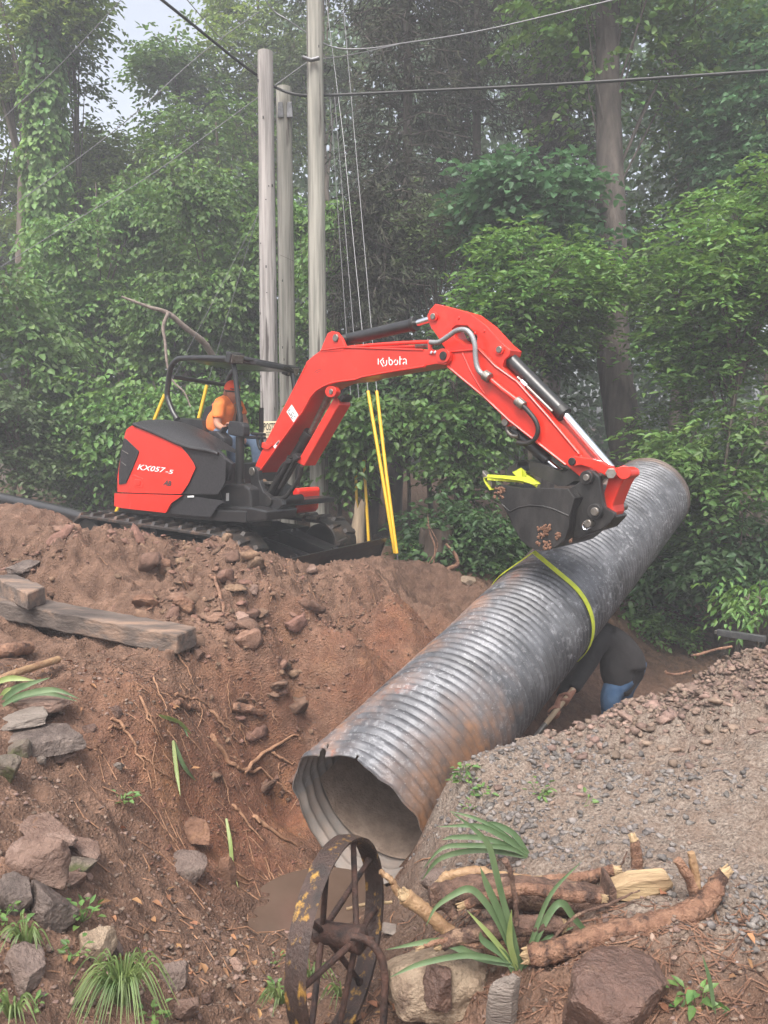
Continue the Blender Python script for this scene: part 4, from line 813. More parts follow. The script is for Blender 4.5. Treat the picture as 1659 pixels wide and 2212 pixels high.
blob('jacket', [([wk(655, 600, 7.33 + q), wk(640, 520, 7.35 + q), wk(565, 425, 7.36 + q), wk(490, 350, 7.36 + q)], [.16, .17, .165, .14]) for q in (-.1, .1)] + [([wk(600, 540, 7.25), wk(590, 660, 7.2), wk(580, 770, 7.18)], [.15, .13, .06]), ([chest, sR, wk(380, 510, 7.05), eR, wR + (eR - wR) * .12], [.12, .11, .09, .078, .058]), ([chest, sL, eL, wL + (eL - wL) * .12], [.12, .11, .075, .056]), ([chest, neck], [.13, .09]), ([wk(560, 450, 7.25), wk(560, 620, 7.2), wk(575, 775, 7.15)], [.15, .14, .08]), ([wk(690, 460, 7.38), wk(665, 600, 7.3), wk(610, 760, 7.18)], [.1, .12, .07]), ([wk(700, 500, 7.4), wk(668, 610, 7.32), wk(598, 745, 7.18)], [.1, .13, .07])], JKT, WP)
blob('jeans', [([wk(690, 505, 7.4), wk(650, 610, 7.35)], [.14, .15]), ([wk(610, 640, 7.22), kR, wk(525, 880, 7.15), aR], [.13, .098, .085, .08]), ([wk(660, 620, 7.45), kL, wk(605, 860, 7.48), aL], [.13, .098, .085, .08])], JEAN2, WP)
for a in (aR, aL):
    gz_ = gz(a[0], a[1]); skin('boot', [(np.array([a[0], a[1], max(a[2], gz_ + .12)]), .055), (np.array([a[0], a[1], gz_ + .05]), .05), (np.array([a[0] - .17, a[1] - .03, gz_ + .045]), .042)], [(0, 1), (1, 2)], DRK, WP)
WOODP = mat('pale_handle_wood', (.62, .47, .31), (.54, .4, .25), rough=.6, scale=6, stretch=(1, 1, .1))
h0, h1 = wk(230, 765, 6.74), wk(48, 995, 6.6); hd_ = (h1 - h0) / np.linalg.norm(h1 - h0)
SH = empty('shovel', h1 + hd_ * .5, 'long wooden handled shovel with grey metal socket held in the trench', 'shovel')
MB().cyl(h0 - hd_ * .06, h1, .022, 14).build('handle', WOODP, SH, 0, 50); MB().tube([h1 - hd_ * .02, h1 + hd_ * .14, h1 + hd_ * .3], [.023, .022, .015], 14).build('socket', STL, SH, 0, 50)
bs = np.cross(hd_, [.3, -1, .2]); bs /= np.linalg.norm(bs); bn = np.cross(bs, hd_)
vs = []; 
for t, w_ in ((.26, .09), (.36, .11), (.46, .1), (.52, .05), (.545, .005)):
    for q in (-1, -.5, 0, .5, 1): vs.append(h1 + hd_ * t + bs * w_ * q + bn * .02 * (q * q))
vs += [v + bn * .004 for v in vs]; fs = [(5 * i + k, 5 * i + k + 1, 5 * i + k + 6, 5 * i + k + 5) for i in range(4) for k in range(4)]; MB().add(vs, fs + [tuple(25 + a for a in f[::-1]) for f in fs]).build('blade', STL, SH, 0, 60)
# ------------------------------------------------------------------ poles, signs, wires
POLE = mat('weathered_pole_wood', (.19, .175, .165), (.4, .37, .35), rough=.85, scale=22, stretch=(1, 1, .035), bump=.7, bscale=34, c3=(.06, .05, .045), s3=15, t3=(.54, .62))
POLE2 = mat('greenish_pole_wood', (.185, .18, .155), (.35, .335, .29), rough=.85, scale=20, stretch=(1, 1, .04), bump=.6, bscale=30, c3=(.07, .06, .05), s3=13, t3=(.57, .64))
def pole(label, b, t, Y, rb, rt2, m):
    pb = PLN(*b, (0, Y, 0), np.array([0, 1.0, 0])); ptp = PLN(*t, (0, Y, 0), np.array([0, 1.0, 0])); d = pb - ptp; g_ = gz(pb[0], Y) - .3; k = (g_ - ptp[2]) / d[2]; foot = ptp + d * k
    E = empty('utility_pole', (foot[0], foot[1], g_), label, 'utility pole', 'wooden poles behind the excavator')
    n = 60; pts = [foot + (ptp - foot) * i / (n - 1) for i in range(n)]; rad = [rb + (rt2 - rb) * i / (n - 1) for i in range(n)]
    MB().tube(pts, rad, 24, True, .02, int(Y * 10)).build('shaft', m, E, 0, 60); return E, foot, ptp
p1, f1, t1 = pole('pale grey weathered pole with flat cut top, carrying the posted sign', (582, 900), (573, 113), 11.4, .145, .108, POLE)
p2, f2, t2 = pole('shortest grey pole with metal brackets near its top, in between the other two', (621, 800), (613, 190), 12.0, .135, .115, POLE2)
p3, f3, t3_ = pole('tallest greenish grey pole running out of view, with a yellow tag', (690, 1100), (675, -420), 11.6, .145, .105, POLE2)
IRON = mat('galvanised_fitting', (.2, .2, .21), (.12, .12, .12), rough=.5, metal=.7, scale=20)
WIRE = mat('steel_wire', (.22, .22, .23), rough=.5, metal=.5); CABL = mat('black_cable', (.015, .015, .016), rough=.5)
yn = np.array([0, 1.0, 0])
rr_ = random.Random(8)
for E_p, ft, tp2, R__, n_ in ((p1, f1, t1, .135, 16), (p2, f2, t2, .128, 8), (p3, f3, t3_, .125, 12)):
    for k_ in range(n_):   # staples and nail heads left in the wood
        t_ = rr_.uniform(.2, .95); a_ = rr_.uniform(-2.6, -.5); c = ft + (tp2 - ft) * t_; q_ = np.array([math.cos(a_), math.sin(a_), 0]); MB().box(c + q_ * (R__ + .002 - .02 * t_), (.008, .016, rr_.choice([.012, .035])), (q_, np.cross(ZU, q_), ZU)).build('staple', DRK, E_p)
for px_ in (606, 626):
    c = PLN(px_, 235, (0, 11.86, 0), yn); MB().prism([c + np.array([-.035, 0, .1]), c + np.array([.03, 0, .1]), c + np.array([.045, 0, -.12]), c + np.array([-.05, 0, -.12])], yn * .05).build('bracket', IRON, p2, .01)
c = PLN(672, 130, (0, 11.44, 0), yn); MB().tube([c + np.array([-.12, -.02, .03]), c, c + np.array([.12, -.02, .02])], .03, 8).build('cable_clamp', IRON, p3, 0, 60)
SIGN = mat('posted_sign_card', (.72, .62, .42), (.66, .56, .38), rough=.7, scale=6)
Ys = 11.4 - .165
SG = empty('posted_sign', PLN(*cC(625, 830), (0, Ys, 0), yn), 'cream posted sign with bold black capitals nailed to the pale pole', 'sign')
sp_ = lambda x, y: PLN(x, y, (0, Ys, 0), yn); sp2 = lambda x, y: PLN(x, y, (0, Ys - .004, 0), yn)
MB().prism([sp_(*cC(*p)) for p in [(560, 650), (735, 648), (735, 832), (560, 834)]], yn * .01).build('board', SIGN, SG)
textmap('lettering', 'POSTED', [cC(568, 752), cC(728, 750), cC(728, 668), cC(568, 668)], sp2, DRK, SG, 0, .01)
for i, (w0, w1, y) in enumerate(((590, 715, 772), (580, 720, 790), (580, 722, 800), (580, 712, 810))):
    strokes('print_line', [[cC(x, y), cC(x + 12, y)] for x in range(w0, w1, 16)], 1.6 if i == 0 else .8, sp2, DRK, SG)
Yt = 11.6 - .155; tg = lambda x, y: PLN(x, y, (0, Yt, 0), yn); tg2 = lambda x, y: PLN(x, y, (0, Yt - .004, 0), yn)
TG = empty('pole_tag', tg(*cC(1165, 1005)), 'small yellow number tag fixed to the tallest pole', 'tag')
MB().prism([tg(*cC(*p)) for p in [(1122, 972), (1205, 970), (1216, 985), (1206, 1004), (1122, 1003)]], yn * .01).build('plate', YEL, TG)
MB().prism([tg2(*cC(*p)) for p in [(1182, 972), (1205, 971), (1214, 985), (1205, 1003), (1182, 1003)]], yn * .003).build('white_end', WHT, TG)
textmap('lettering', '501', [cC(1138, 1000), cC(1180, 999), cC(1180, 977), cC(1138, 977)], lambda x, y: PLN(x, y, (0, Yt - .006, 0), yn), DRK, TG, 0, .02)
def guy(label, pts, guard, group='guy wires with yellow guards', r=.022):
    q = [P(*p) for p in pts]; g_ = [P(*p) for p in guard]; E = empty('guy_wire', q[0], label, 'guy wire', group)
    MB().tube(q, .0045, 6).build('wire', WIRE, E, 0, 60); MB().tube(g_, r, 10).build('guard', YEL, E, 0, 60)
    if len(guard) and pts[0][1] > 1195: MB().cyl(q[0], q[0] - ZU * .1 + np.array([.02, 0, 0]), .014, 8).build('anchor_rod', IRON, E)
guy('bright yellow guy wire guard beyond the blade tip, the left one of the close pair', [(857, 1200, 9.35), (853, 1192, 9.35), (795, 845, 9.9), (742, 300, 11.0), (697, -60, 11.7)], [(853, 1195, 9.35), (822, 1005, 9.6), (795, 845, 9.9)])
guy('bright yellow guy wire guard beyond the blade tip, the right one of the close pair', [(860, 1215, 9.3), (857, 1192, 9.3), (814, 845, 9.9), (778, 430, 11.0), (735, -60, 11.7)], [(857, 1196, 9.3), (834, 1020, 9.6), (814, 845, 9.9)])
guy('dull yellow guard behind the broken stump, thinner one of two', [(771, 1100, 11.3), (767, 988, 11.4), (712, 200, 11.6)], [(772, 1120, 11.3), (767, 988, 11.4)])
guy('dull yellow guard rising just behind the broken stump', [(797, 1180, 11.0), (786, 994, 11.2), (722, 200, 11.6)], [(797, 1182, 11.0), (786, 994, 11.2)])
guy('yellow guard slanting down behind the excavator counterweight', [(250, 1105, 12.2), (356, 852, 12.2), (575, 430, 11.6)], [(250, 1108, 12.2), (356, 852, 12.2)], r=.028)
guy('yellow guard seen through the open canopy', [(425, 920, 12.2), (447, 832, 12.2), (575, 400, 11.6)], [(424, 925, 12.2), (447, 832, 12.2)], r=.028)
def cable(name, label, pts, r, m, cat='cable', group=None):
    q = smoothline([P(*p) for p in pts], 8); tag(MB().tube(q, r, 8).build(name, m, None, 0, 60), label, cat, group)
cable('utility_cable', 'thick black cable sagging between pole tops and off to the right', [(300, -40, 9.6), (350, 0, 9.8), (420, 56, 10.2), (500, 121, 10.7), (560, 166, 11), (600, 191, 11.2), (640, 204, 11.2), (700, 206, 11.2), (900, 197, 10.9), (1150, 185, 10.4), (1400, 170, 9.9), (1760, 146, 9.3)], .02, CABL)
cable('utility_cable', 'pale thin upper cable curving past the tallest pole', [(560, -20, 11), (590, 22, 11.2), (620, 42, 11.2), (665, 72, 11.3), (720, 102, 11.3), (790, 105, 11.2), (860, 95, 11), (1050, 64, 10.4), (1400, -18, 9.6)], .009, WIRE)
cable('utility_cable', 'thin cable joining the tall pole clamp to the upper cable', [(672, 130, 11.42), (760, 118, 11.3), (860, 96, 11)], .007, WIRE)
for lab, pts in (('thin wire running from the tall pole clamp down across the woods', [(664, 134, 11.4), (550, 216, 11.5), (330, 375, 11.8), (140, 490, 12), (-20, 590, 12.2)]), ('thin wire across the hazy trees, upper one of the slanting wires', [(270, -10, 11), (130, 140, 11.5), (-20, 280, 12)]), ('thin wire across the hazy trees, above the lowest slanting wire', [(560, 25, 11.2), (430, 120, 11.4), (250, 280, 11.6), (-20, 480, 12)]), ('thin wire dropping from the frame edge to the pale pole top', [(396, -10, 9.8), (480, 85, 10.4), (572, 160, 11)])):
    cable('utility_cable', lab, pts, .006, WIRE, 'wire')
# ------------------------------------------------------------------ timbers, wheel, ground bits
TIE = mat('old_rail_tie', (.055, .042, .036), (.14, .108, .09), rough=.9, scale=7, stretch=(.25, 1, 1), bump=.8, bscale=30, c3=(.26, .17, .12), s3=5, t3=(.52, .66))
def timber(name, label, tl, tr, back, zt, zb, h, ext):
    A_ = PZ(*tl, zt); W_ = PZ(*tr, zt) - A_; B_ = PZ(*back, zb); d = (B_ - A_); d = d * ext; W_ = W_ / np.linalg.norm(W_) * .235
    n = 26; mb = MB(); vs = []; rr = random.Random(3)
    for i in range(n):
        c = A_ + d * i / (n - 1)
        for a, b in ((0, 0), (.5, .0), (1, 0), (1, .5), (1, 1), (.5, 1), (0, 1), (0, .5)):
            j = rr.uniform(-.006, .006); vs.append(c + W_ * a - ZU * (h + .05) * b + ZU * j + W_ * rr.uniform(-.02, .02))
    fs = [(i * 8 + k, i * 8 + (k + 1) % 8, i * 8 + 8 + (k + 1) % 8, i * 8 + 8 + k) for i in range(n - 1) for k in range(8)] + [tuple(range(8)), tuple(8 * n - 8 + k for k in range(8))]
    tag(mb.add(vs, fs).build(name, TIE, None, .012, 50), label, 'timber', 'railway tie timbers')
timber('timber_beam', 'long dark railway tie lying along the bank edge, its end over the cut', cH(838, 640), cH(955, 590), cH(210, 520), .27, .32, .09, 1.5)
timber('timber_beam', 'shorter railway tie with a saw-marked end resting across the long tie', cH(128, 440), cH(225, 405), cH(-60, 352), .455, .47, .085, 1.6)
RUST = mat('rusty_wheel_iron', (.05, .03, .024), (.11, .055, .04), rough=.7, metal=.3, scale=22, bump=.5, bscale=90, c3=(.03, .022, .02), s3=9, t3=(.5, .62))
RIMM = mat('wheel_rim_paint', (.035, .026, .023), (.075, .045, .036), rough=.5, metal=.3, scale=14, bump=.5, bscale=120, c3=(.36, .2, .045), s3=30, t3=(.57, .68), stretch=(1, 1, .4))
LICH = mat('lichen', (.45, .47, .38), rough=.9)
wc = P(733, 2020, 2.72); wd = np.array([.37, .93, 0]); wd /= np.linalg.norm(wd); wn_ = np.array([wd[1], -wd[0], .05]); wn_ /= np.linalg.norm(wn_); wu = np.cross(wn_, wd) * -1; wu = wu if wu[2] > 0 else -wu; WR = .33
WH = empty('iron_wheel', wc - ZU * WR, 'rusty spoked iron implement wheel with flaking yellow paint standing in the ditch', 'wheel')
mb = MB(); n = 96; vs = []; rr = random.Random(5)
for i in range(n):
    a = 2 * math.pi * i / n; d = wd * math.cos(a) + wu * math.sin(a)
    for r, o in ((WR - .014, -.035), (WR - .004, -.039), (WR + .002, 0), (WR - .004, .039), (WR - .014, .035), (WR - .011, 0)): vs.append(wc + d * (r + rr.uniform(-.0012, .0012)) + wn_ * o)
mb.add(vs, [(i * 6 + k, i * 6 + (k + 1) % 6, ((i + 1) % n) * 6 + (k + 1) % 6, ((i + 1) % n) * 6 + k) for i in range(n) for k in range(6)]).build('rim', RIMM, WH, 0, 35)
hb = MB().tube([wc - wn_ * .1, wc - wn_ * .085, wc - wn_ * .03, wc + wn_ * .03, wc + wn_ * .085, wc + wn_ * .1], [.032, .042, .038, .042, .05, .03], 20).build('hub', RUST, WH, .003, 40)
MB().cyl(wc - wn_ * .16, wc + wn_ * .13, .017, 14).build('axle', RUST, WH)
for i, a in enumerate(np.radians([100, 62, 22, -16, -62, -98, -140, 178, 138])):
    d = wd * math.cos(a) + wu * math.sin(a); s__ = wn_ * (.06 if i % 2 else -.06); MB().tube([wc + d * .035 + s__, wc + d * (WR - .03) + s__ * .1, wc + d * (WR - .012) + s__ * .05], [.0115, .0105, .016], 10).build('spoke', RUST, WH, 0, 50)
rod = [P(*cW(*p), 2.62) for p in [(790, 1300), (870, 1305), (960, 1335), (1060, 1430), (1125, 1560), (1148, 1740), (1145, 1960), (1130, 2260)]]
MB().tube(smoothline(rod, 10), .0135, 10, True, .06, 2).build('twisted_rod', RUST, WH, 0, 60)
# -- rocks
import bmesh
def ico(sub):
    bm = bmesh.new(); bmesh.ops.create_icosphere(bm, subdivisions=sub, radius=1); v = np.array([q.co[:] for q in bm.verts]); f = np.array([[q.index for q in p.verts] for p in bm.faces]); bm.free(); return v, f
ICO = {k: ico(k) for k in (1, 2, 5)}
def rockshape(seed, sub=5, cuts=9, rough=.06):
    r = np.random.default_rng(seed); v, f = ICO[sub]; v = np.sign(v) * np.abs(v) ** .62 if sub > 2 else v.copy()
    for k in range(cuts):
        n = r.normal(size=3); n /= np.linalg.norm(n); h = r.uniform(.5, .88) if sub > 2 else r.uniform(.3, .7); d = v @ n; v = v - np.outer(np.maximum(0, d - h) * .94, n)
    if rough: v = v * (1 + (rough * fbm(v * 2.2 + seed, seed, 5, .65) + (.018 * np.floor(3 * noise(np.stack([v[:, 0] * .6, v[:, 1] * .6, v[:, 2] * 5 + seed], 1), seed)) / 3 if sub > 2 else 0))[:, None])
    return v / np.abs(v).max(0), f
def rmat(name, a, b, c=None, **k):
    k = {**dict(rough=.6, scale=16, bump=1, bscale=55, s3=11, t3=(.55, .68), rvar=.15), **k}
    return mat(name, a, b, c3=c, **k)
RK = {'brown': rmat('brown_rock', (.13, .075, .055), (.22, .14, .105), (.28, .19, .15)), 'grey': rmat('grey_slate', (.14, .11, .092), (.23, .19, .16), (.30, .25, .215), stretch=(.5, 1, 2.5)), 'dark': rmat('dark_rock', (.075, .054, .045), (.14, .105, .088), (.2, .155, .13)), 'beige': rmat('beige_rock', (.24, .17, .115), (.33, .25, .175), (.15, .1, .07)), 'red': rmat('red_brown_rock', (.085, .048, .036), (.14, .08, .06), (.2, .12, .085), rough=.4), 'pink': rmat('pinkish_rock', (.28, .17, .13), (.34, .23, .18), (.2, .12, .09)), 'moss': rmat('mossy_rock', (.1, .08, .06), (.17, .13, .1), (.075, .085, .025), s3=5, t3=(.5, .6)), 'purple': rmat('purplish_rock', (.12, .083, .068), (.2, .145, .12), (.14, .105, .085)), 'clod': rmat('earth_lump', (.14, .07, .042), (.22, .115, .072), (.28, .155, .09), rough=.85)}
def rock(name, label, c, w, h, kind, seed, dep=.8, rz=0, tilt=0, sink=.3, cuts=9, group=None, cat='rock', lift=0):
    """c: photo centre, w/h: photo size"""
    g_ = G(c[0], c[1] + h * .28); D = np.linalg.norm(g_[:2]) * .995; W_ = w * D / F; H_ = h * D / F * .95
    v, f = rockshape(seed, 5, cuts); v = v * np.array([W_ / 2, W_ * dep / 2, H_ / 2])
    a, b = math.radians(rz), math.radians(tilt); R1 = np.array([[math.cos(b), 0, -math.sin(b)], [0, 1, 0], [math.sin(b), 0, math.cos(b)]]); R2 = np.array([[math.cos(a), -math.sin(a), 0], [math.sin(a), math.cos(a), 0], [0, 0, 1]])
    v = v @ R1.T @ R2.T; v[:, 2] += H_ * (.5 - sink); me = fastmesh(name, v, f); me.shade_smooth(); me.set_sharp_from_angle(angle=math.radians(38))
    o = link(name, me, RK[kind]); o.location = (g_[0], g_[1] + W_ * dep * .25, g_[2] + lift); return tag(o, label, cat, group)
g1, g2 = 'stacked slabs at the left edge', 'stones piled at the foot of the left slope'
K = .4148
for args in [
 ('flat_stone', 'brown flat slab on top of the stack beside the iris leaves', cL(155, 815), 150, 44, 'brown', 1, .8, 5, 4, .3, 12, g1), ('flat_stone', 'pale grey slate slab second in the stack, poking in from the frame edge', cL(85, 910), 160, 44, 'grey', 2, .8, -5, 8, .3, 12, g1),
 ('flat_stone', 'bluish dark slab low in the slab stack with a wet face', cL(215, 1005), 172, 56, 'dark', 3, .8, 8, 3, .3, 11, g1), ('stone', 'mossy stone under the dark slab', cL(65, 1045), 60, 50, 'moss', 4, .8, 0, 0, .35, 7, g1), ('stone', 'mossy boulder at the frame edge below the slab stack', cL(25, 1140), 60, 70, 'moss', 5, .8, 0, 0, .35, 7, g1), ('stone', 'pinkish brown stone under the end of the dark slab', cL(305, 1085), 62, 30, 'pink', 6, .8, 0, -6, .3, 10, g1), ('stone', 'small pale grey chip beside the pinkish brown stone', cL(207, 1100), 22, 22, 'grey', 7),
 ('flat_stone', 'thin brown slab lying across the top of the stone pile', cL(235, 1500), 130, 40, 'brown', 8, .8, -8, -14, .3, 12, g2), ('rock', 'big brown rock leaning at the front of the stone pile', cL(180, 1660), 130, 135, 'brown', 9, .5, 10, -10, .25, 8, g2), ('flat_stone', 'upper brown layered slab on the pile end', cL(400, 1578), 98, 40, 'brown', 10, .7, 0, -18, .3, 12, g2), ('flat_stone', 'mossy middle layered slab on the pile end', cL(378, 1645), 92, 36, 'moss', 11, .7, 0, -8, .3, 12, g2), ('stone', 'lowest brown slab on the pile end', cL(380, 1722), 58, 38, 'brown', 12, .8, 0, 0, .3, 9, g2), ('stone', 'small orange brown stone tucked by the lowest slab', cL(457, 1702), 20, 18, 'pink', 13), ('rock', 'dark wet block at the left foot of the pile', cL(80, 1795), 76, 96, 'dark', 14, .8, 20, 12, .3, 7, g2), ('rock', 'large dark purplish block under the leaning brown rock', cL(215, 1870), 132, 108, 'dark', 15, .7, -12, -6, .3, 7, g2),
 ('rock', 'rounded orange beige rock below the green weed', cL(478, 2062), 88, 78, 'beige', 16, .9, 0, 0, .3, 7), ('flat_stone', 'grey slab leaning against the orange beige rock', cL(605, 2090), 38, 66, 'purple', 17, .6, 0, 8, .3, 10), ('rock', 'broad purplish brown rock in the bottom corner with a crack line', cQ(100, 1050), 100, 100, 'purple', 18, .9, 0, 0, .35, 7), ('rock', 'smooth purplish rock right of the grass tuft', cQ(815, 1065), 66, 66, 'purple', 19, .9, 0, 0, .35, 6), ('rock', 'brownish rock near the bottom edge below the smooth purplish rock', cQ(880, 1235), 58, 62, 'brown', 20, .9, 0, 0, .3, 7), ('stone', 'small orange brown angular stone by the bottom puddle', cQ(970, 1190), 34, 38, 'red', 21, .9, 0, 10, .3, 6), ('stone', 'pinkish angular stone in the muddy trickle', cQ(1115, 1025), 34, 36, 'pink', 22, .9, 0, 10, .3, 6),
 ('rock', 'soil covered rock half buried on the red slope, upper one', cQ(905, 385), 110, 64, 'clod', 23, .7, 0, 12, .45, 7), ('rock', 'grey-brown rock half buried above the pebbles', cQ(880, 540), 90, 76, 'purple', 24, .7, 0, 0, .45, 7), ('rock', 'upright soil coated slab by the gouge in the slope', cQ(1080, 575), 44, 104, 'clod', 25, .6, 0, 6, .35, 8), ('stone', 'reddish stone stuck in the bank top below the long tie', cH(555, 1005), 30, 36, 'red', 26, .6, 0, 0, .35, 8), ('stone', 'flat grey stone lying on the red slope', cQ(555, 75), 28, 20, 'grey', 27, .6, 0, 15, .35, 8), ('stone', 'orange brown stone in the hollow beside the slab stack', cH(415, 1080), 34, 26, 'red', 28, .6, 0, 0, .3, 8),
 ('earth_clod', 'tall orange earth lump on the spoil heap', cH(760, 315), 46, 64, 'clod', 29, .8, 0, 0, .25, 8), ('earth_clod', 'blocky earth lump behind the middle of the long tie', cH(865, 500), 48, 42, 'clod', 30, .8, 0, 0, .25, 8), ('earth_clod', 'wide earth lump touching the long tie', cH(685, 480), 56, 38, 'clod', 31, .8, 0, 0, .25, 8), ('rock', 'light brown rock with a pale chipped corner near the tie end', cH(1130, 572), 60, 38, 'pink', 32, .8, 0, 0, .3, 8), ('rock', 'flat dark rock jutting from the spoil above the short tie', cH(95, 322), 66, 30, 'dark', 33, .8, 0, 4, .3, 12), ('rock', 'rounded brown rock on the spoil heap near the blade', cH(1195, 425), 30, 28, 'brown', 34), ('flat_stone', 'flat tan stone on the trench edge by the dead stump roots', cS(690, 415), 50, 24, 'beige', 35, .7, 0, -6, .3, 12), ('stone', 'dark stone on the heap beside the blade', cS(190, 380), 40, 20, 'brown', 36, .8, 0, 0, .3, 9),
 ('boulder', 'wide beige lichen-pale boulder right of the iron wheel', cG(545, 800), 260, 190, 'beige', 37, .9, 8, 0, .25, 7, None, 'boulder'), ('boulder', 'big flat faced red-brown boulder at the bottom beside the iris', cG(1170, 850), 262, 190, 'red', 41, .9, 0, -8, .42, 6, None, 'boulder'), ('slate', 'grey slate standing on edge in front of the iris clump', cG(765, 850), 92, 190, 'grey', 39, .5, 4, 4, .25, 9, None, 'rock'), ('rock', 'purplish grey rock behind the logs near the culvert lip', cG(555, 455), 92, 56, 'purple', 40, .8, 0, 8, .3, 8), ('flat_stone', 'flat grey stone lying low beside the wheel rim', cG(395, 605), 62, 20, 'grey', 42, .7, 0, -6, .4, 11),
 ]: rock(*args)
q = rock('rock', 'small red-brown block sitting on the beige boulder', cG(555, 790), 88, 104, 'red', 38, .8, -10, -8, .2, 6); 
gq = G(*cG(545, 853)); q.location = tuple(PLN(*cG(560, 835), (0, gq[1] - .09, 0), yn))
# -- wood
BARK = mat('wet_bark', (.05, .026, .018), (.17, .095, .065), rough=.65, scale=26, bump=1, bscale=70, c3=(.27, .17, .11), s3=16, t3=(.56, .64))
BARKR = mat('smooth_reddish_bark', (.15, .07, .042), (.31, .17, .105), rough=.5, scale=24, bump=1, bscale=75, c3=(.06, .03, .02), s3=15, t3=(.52, .62))
PALE = mat('fresh_split_wood', (.22, .14, .075), (.43, .31, .175), rough=.7, scale=20, stretch=(.2, 1, 1), bump=.6, bscale=60)
PEEL = mat('peeled_branch', (.23, .13, .068), (.34, .215, .115), rough=.5, scale=22, bump=.6, bscale=50, c3=(.2, .1, .055), s3=8, t3=(.56, .68))
ROOT = mat('root_bark', (.22, .11, .06), (.36, .2, .115), rough=.8, scale=14, bump=.6, bscale=70)
def onY(p, Y): return PLN(p[0], p[1], (0, Y, 0), yn)
Yg = G(*cG(1000, 690))[1]
def log(name, label, pts, rad, m, dY=0, group='cut wood on the right bank', ends=True, cat='log', n=14, extra=(), wob=.012):
    q = smoothline([onY(cG(*p), Yg + (dY if np.isscalar(dY) else dY[i])) for i, p in enumerate(pts)], 7); k = len(q); rp_ = np.interp(np.linspace(0, 1, k), np.linspace(0, 1, len(rad)), rad) * .68; rr = np.random.default_rng(int(abs(pts[0][0])))
    q = [p + rr.normal(size=3) * .0012 for p in q]
    E = empty(name, (q[k // 2][0], q[k // 2][1], min(p[2] for p in q)), label, cat, group)
    MB().tube(q, list(rp_ * (1 + .03 * rr.normal(size=k))), n, True, .1, k).build('bark', m, E, 0, 60)
    if ends:
        for i, j in ((0, 1), (-1, -2)):
            d = q[i] - q[j]; d /= np.linalg.norm(d)
            sp = MB()
            for z_ in range(9):
                o_ = rr.normal(size=3); o_ -= d * np.dot(o_, d); o_ *= rp_[i] * .6 / np.linalg.norm(o_); sp.tube([q[i] + o_ - d * .02, q[i] + o_ * 1.1 + d * rr.uniform(.01, .03), q[i] + o_ * 1.2 + d * rr.uniform(.012, .035)], [rp_[i] * .22, rp_[i] * .16, .001], 5)
            sp.build('splinters', PALE, E, 0, 30)
            MB().tube([q[i] + d * .001, q[i] + d * .012, q[i] + d * .03], [rp_[i] * .93, rp_[i] * .7, rp_[i] * .25], n, True, .3, i + 7).build('broken_end', PALE, E, 0, 40)
    for nm, pp, r, mm in extra:
        w_ = [onY(cG(*p), Yg + (dY if np.isscalar(dY) else dY[-1])) for p in pp]; MB().tube(smoothline(w_, 4), list(np.linspace(r, r * .65, (len(pp) - 1) * 4 + 1)), 9, True, .15, 3).build(nm, mm, E, 0, 60)
    return E
E1 = log('log', 'thickest log with rough dark bark and a pale split end', [(520, 500), (640, 480), (800, 478), (980, 500), (1130, 520)], [.06, .078, .085, .088, .085], BARK, .25, ends=False)
vs = [onY(cG(*p), Yg + .2) for p in [(1125, 470), (1200, 440), (1330, 430), (1348, 462), (1300, 490), (1210, 515), (1130, 505)]]
MB().prism(vs, yn * .07).build('split_end', PALE, E1, .012)
vs = [onY(cG(*p), Yg + .17) for p in [(1128, 448), (1152, 470), (1150, 560), (1118, 590)]]; MB().prism(vs, yn * .12).build('cut_face', BARK, E1, .01)
log('branch', 'reddish branch lying along the top of the thick log', [(640, 520), (720, 495), (850, 468), (980, 490), (1095, 500)], [.022, .028, .03, .03, .024], BARKR, .13, extra=())
log('log', 'bark log with a pale torn stub end at the back of the pile', [(560, 440), (600, 420), (680, 410), (740, 425), (860, 440)], [.026, .028, .03, .03, .03], PEEL, .33)
log('branch', 'reddish brown branch behind the thick log, its end to the right', [(900, 440), (980, 438), (1060, 425), (1140, 405)], [.03, .034, .032, .028], BARKR, .34)
log('log', 'long curved forked log across the front of the pile', [(860, 690), (960, 672), (1080, 630), (1220, 600), (1340, 570), (1440, 520), (1480, 465), (1508, 415)], [.05, .052, .055, .056, .058, .055, .045, .03], BARKR, [0, 0, .02, .04, .06, .08, .1, .12], extra=(('stub', [(1425, 510), (1400, 440), (1355, 370)], .024, BARKR), ('stub', [(1420, 480), (1412, 410), (1400, 345)], .018, PEEL), ('stub', [(1450, 530), (1480, 560), (1506, 578)], .032, BARKR)))
log('branch', 'peeled orange branch with a shredded end beside the culvert', [(440, 495), (490, 530), (545, 580), (620, 640)], [.04, .036, .034, .036], PEEL, .12)
log('stick', 'thin bent barkless stick between wheel and logs', [(355, 410), (392, 440), (410, 475), (440, 500)], [.014, .016, .02, .026], PEEL, .2, ends=False, cat='stick')
log('log', 'flaking bark log under the iris leaves', [(560, 650), (660, 620), (780, 600), (900, 585), (960, 590)], [.034, .04, .045, .045, .04], BARK, .06)
log('log', 'short log end lowest at the fork of the curved log', [(1270, 600), (1380, 620), (1505, 640)], [.028, .032, .034], BARKR, .1)
log('branch_stub', 'upright reddish root stub standing in the gravel bank', [(1215, 425), (1218, 370), (1210, 305)], [.036, .034, .026], BARKR, .45, cat='stub')
log('stick', 'thin dark upright stick among the iris leaves', [(812, 590), (806, 490), (788, 400), (772, 370)], [.012, .012, .013, .016], BARK, .02, ends=False, cat='stick')
log('branch', 'reddish bark strip leaning on the peeled orange branch', [(535, 455), (560, 500), (605, 560)], [.024, .03, .026], BARK, .14, ends=False)
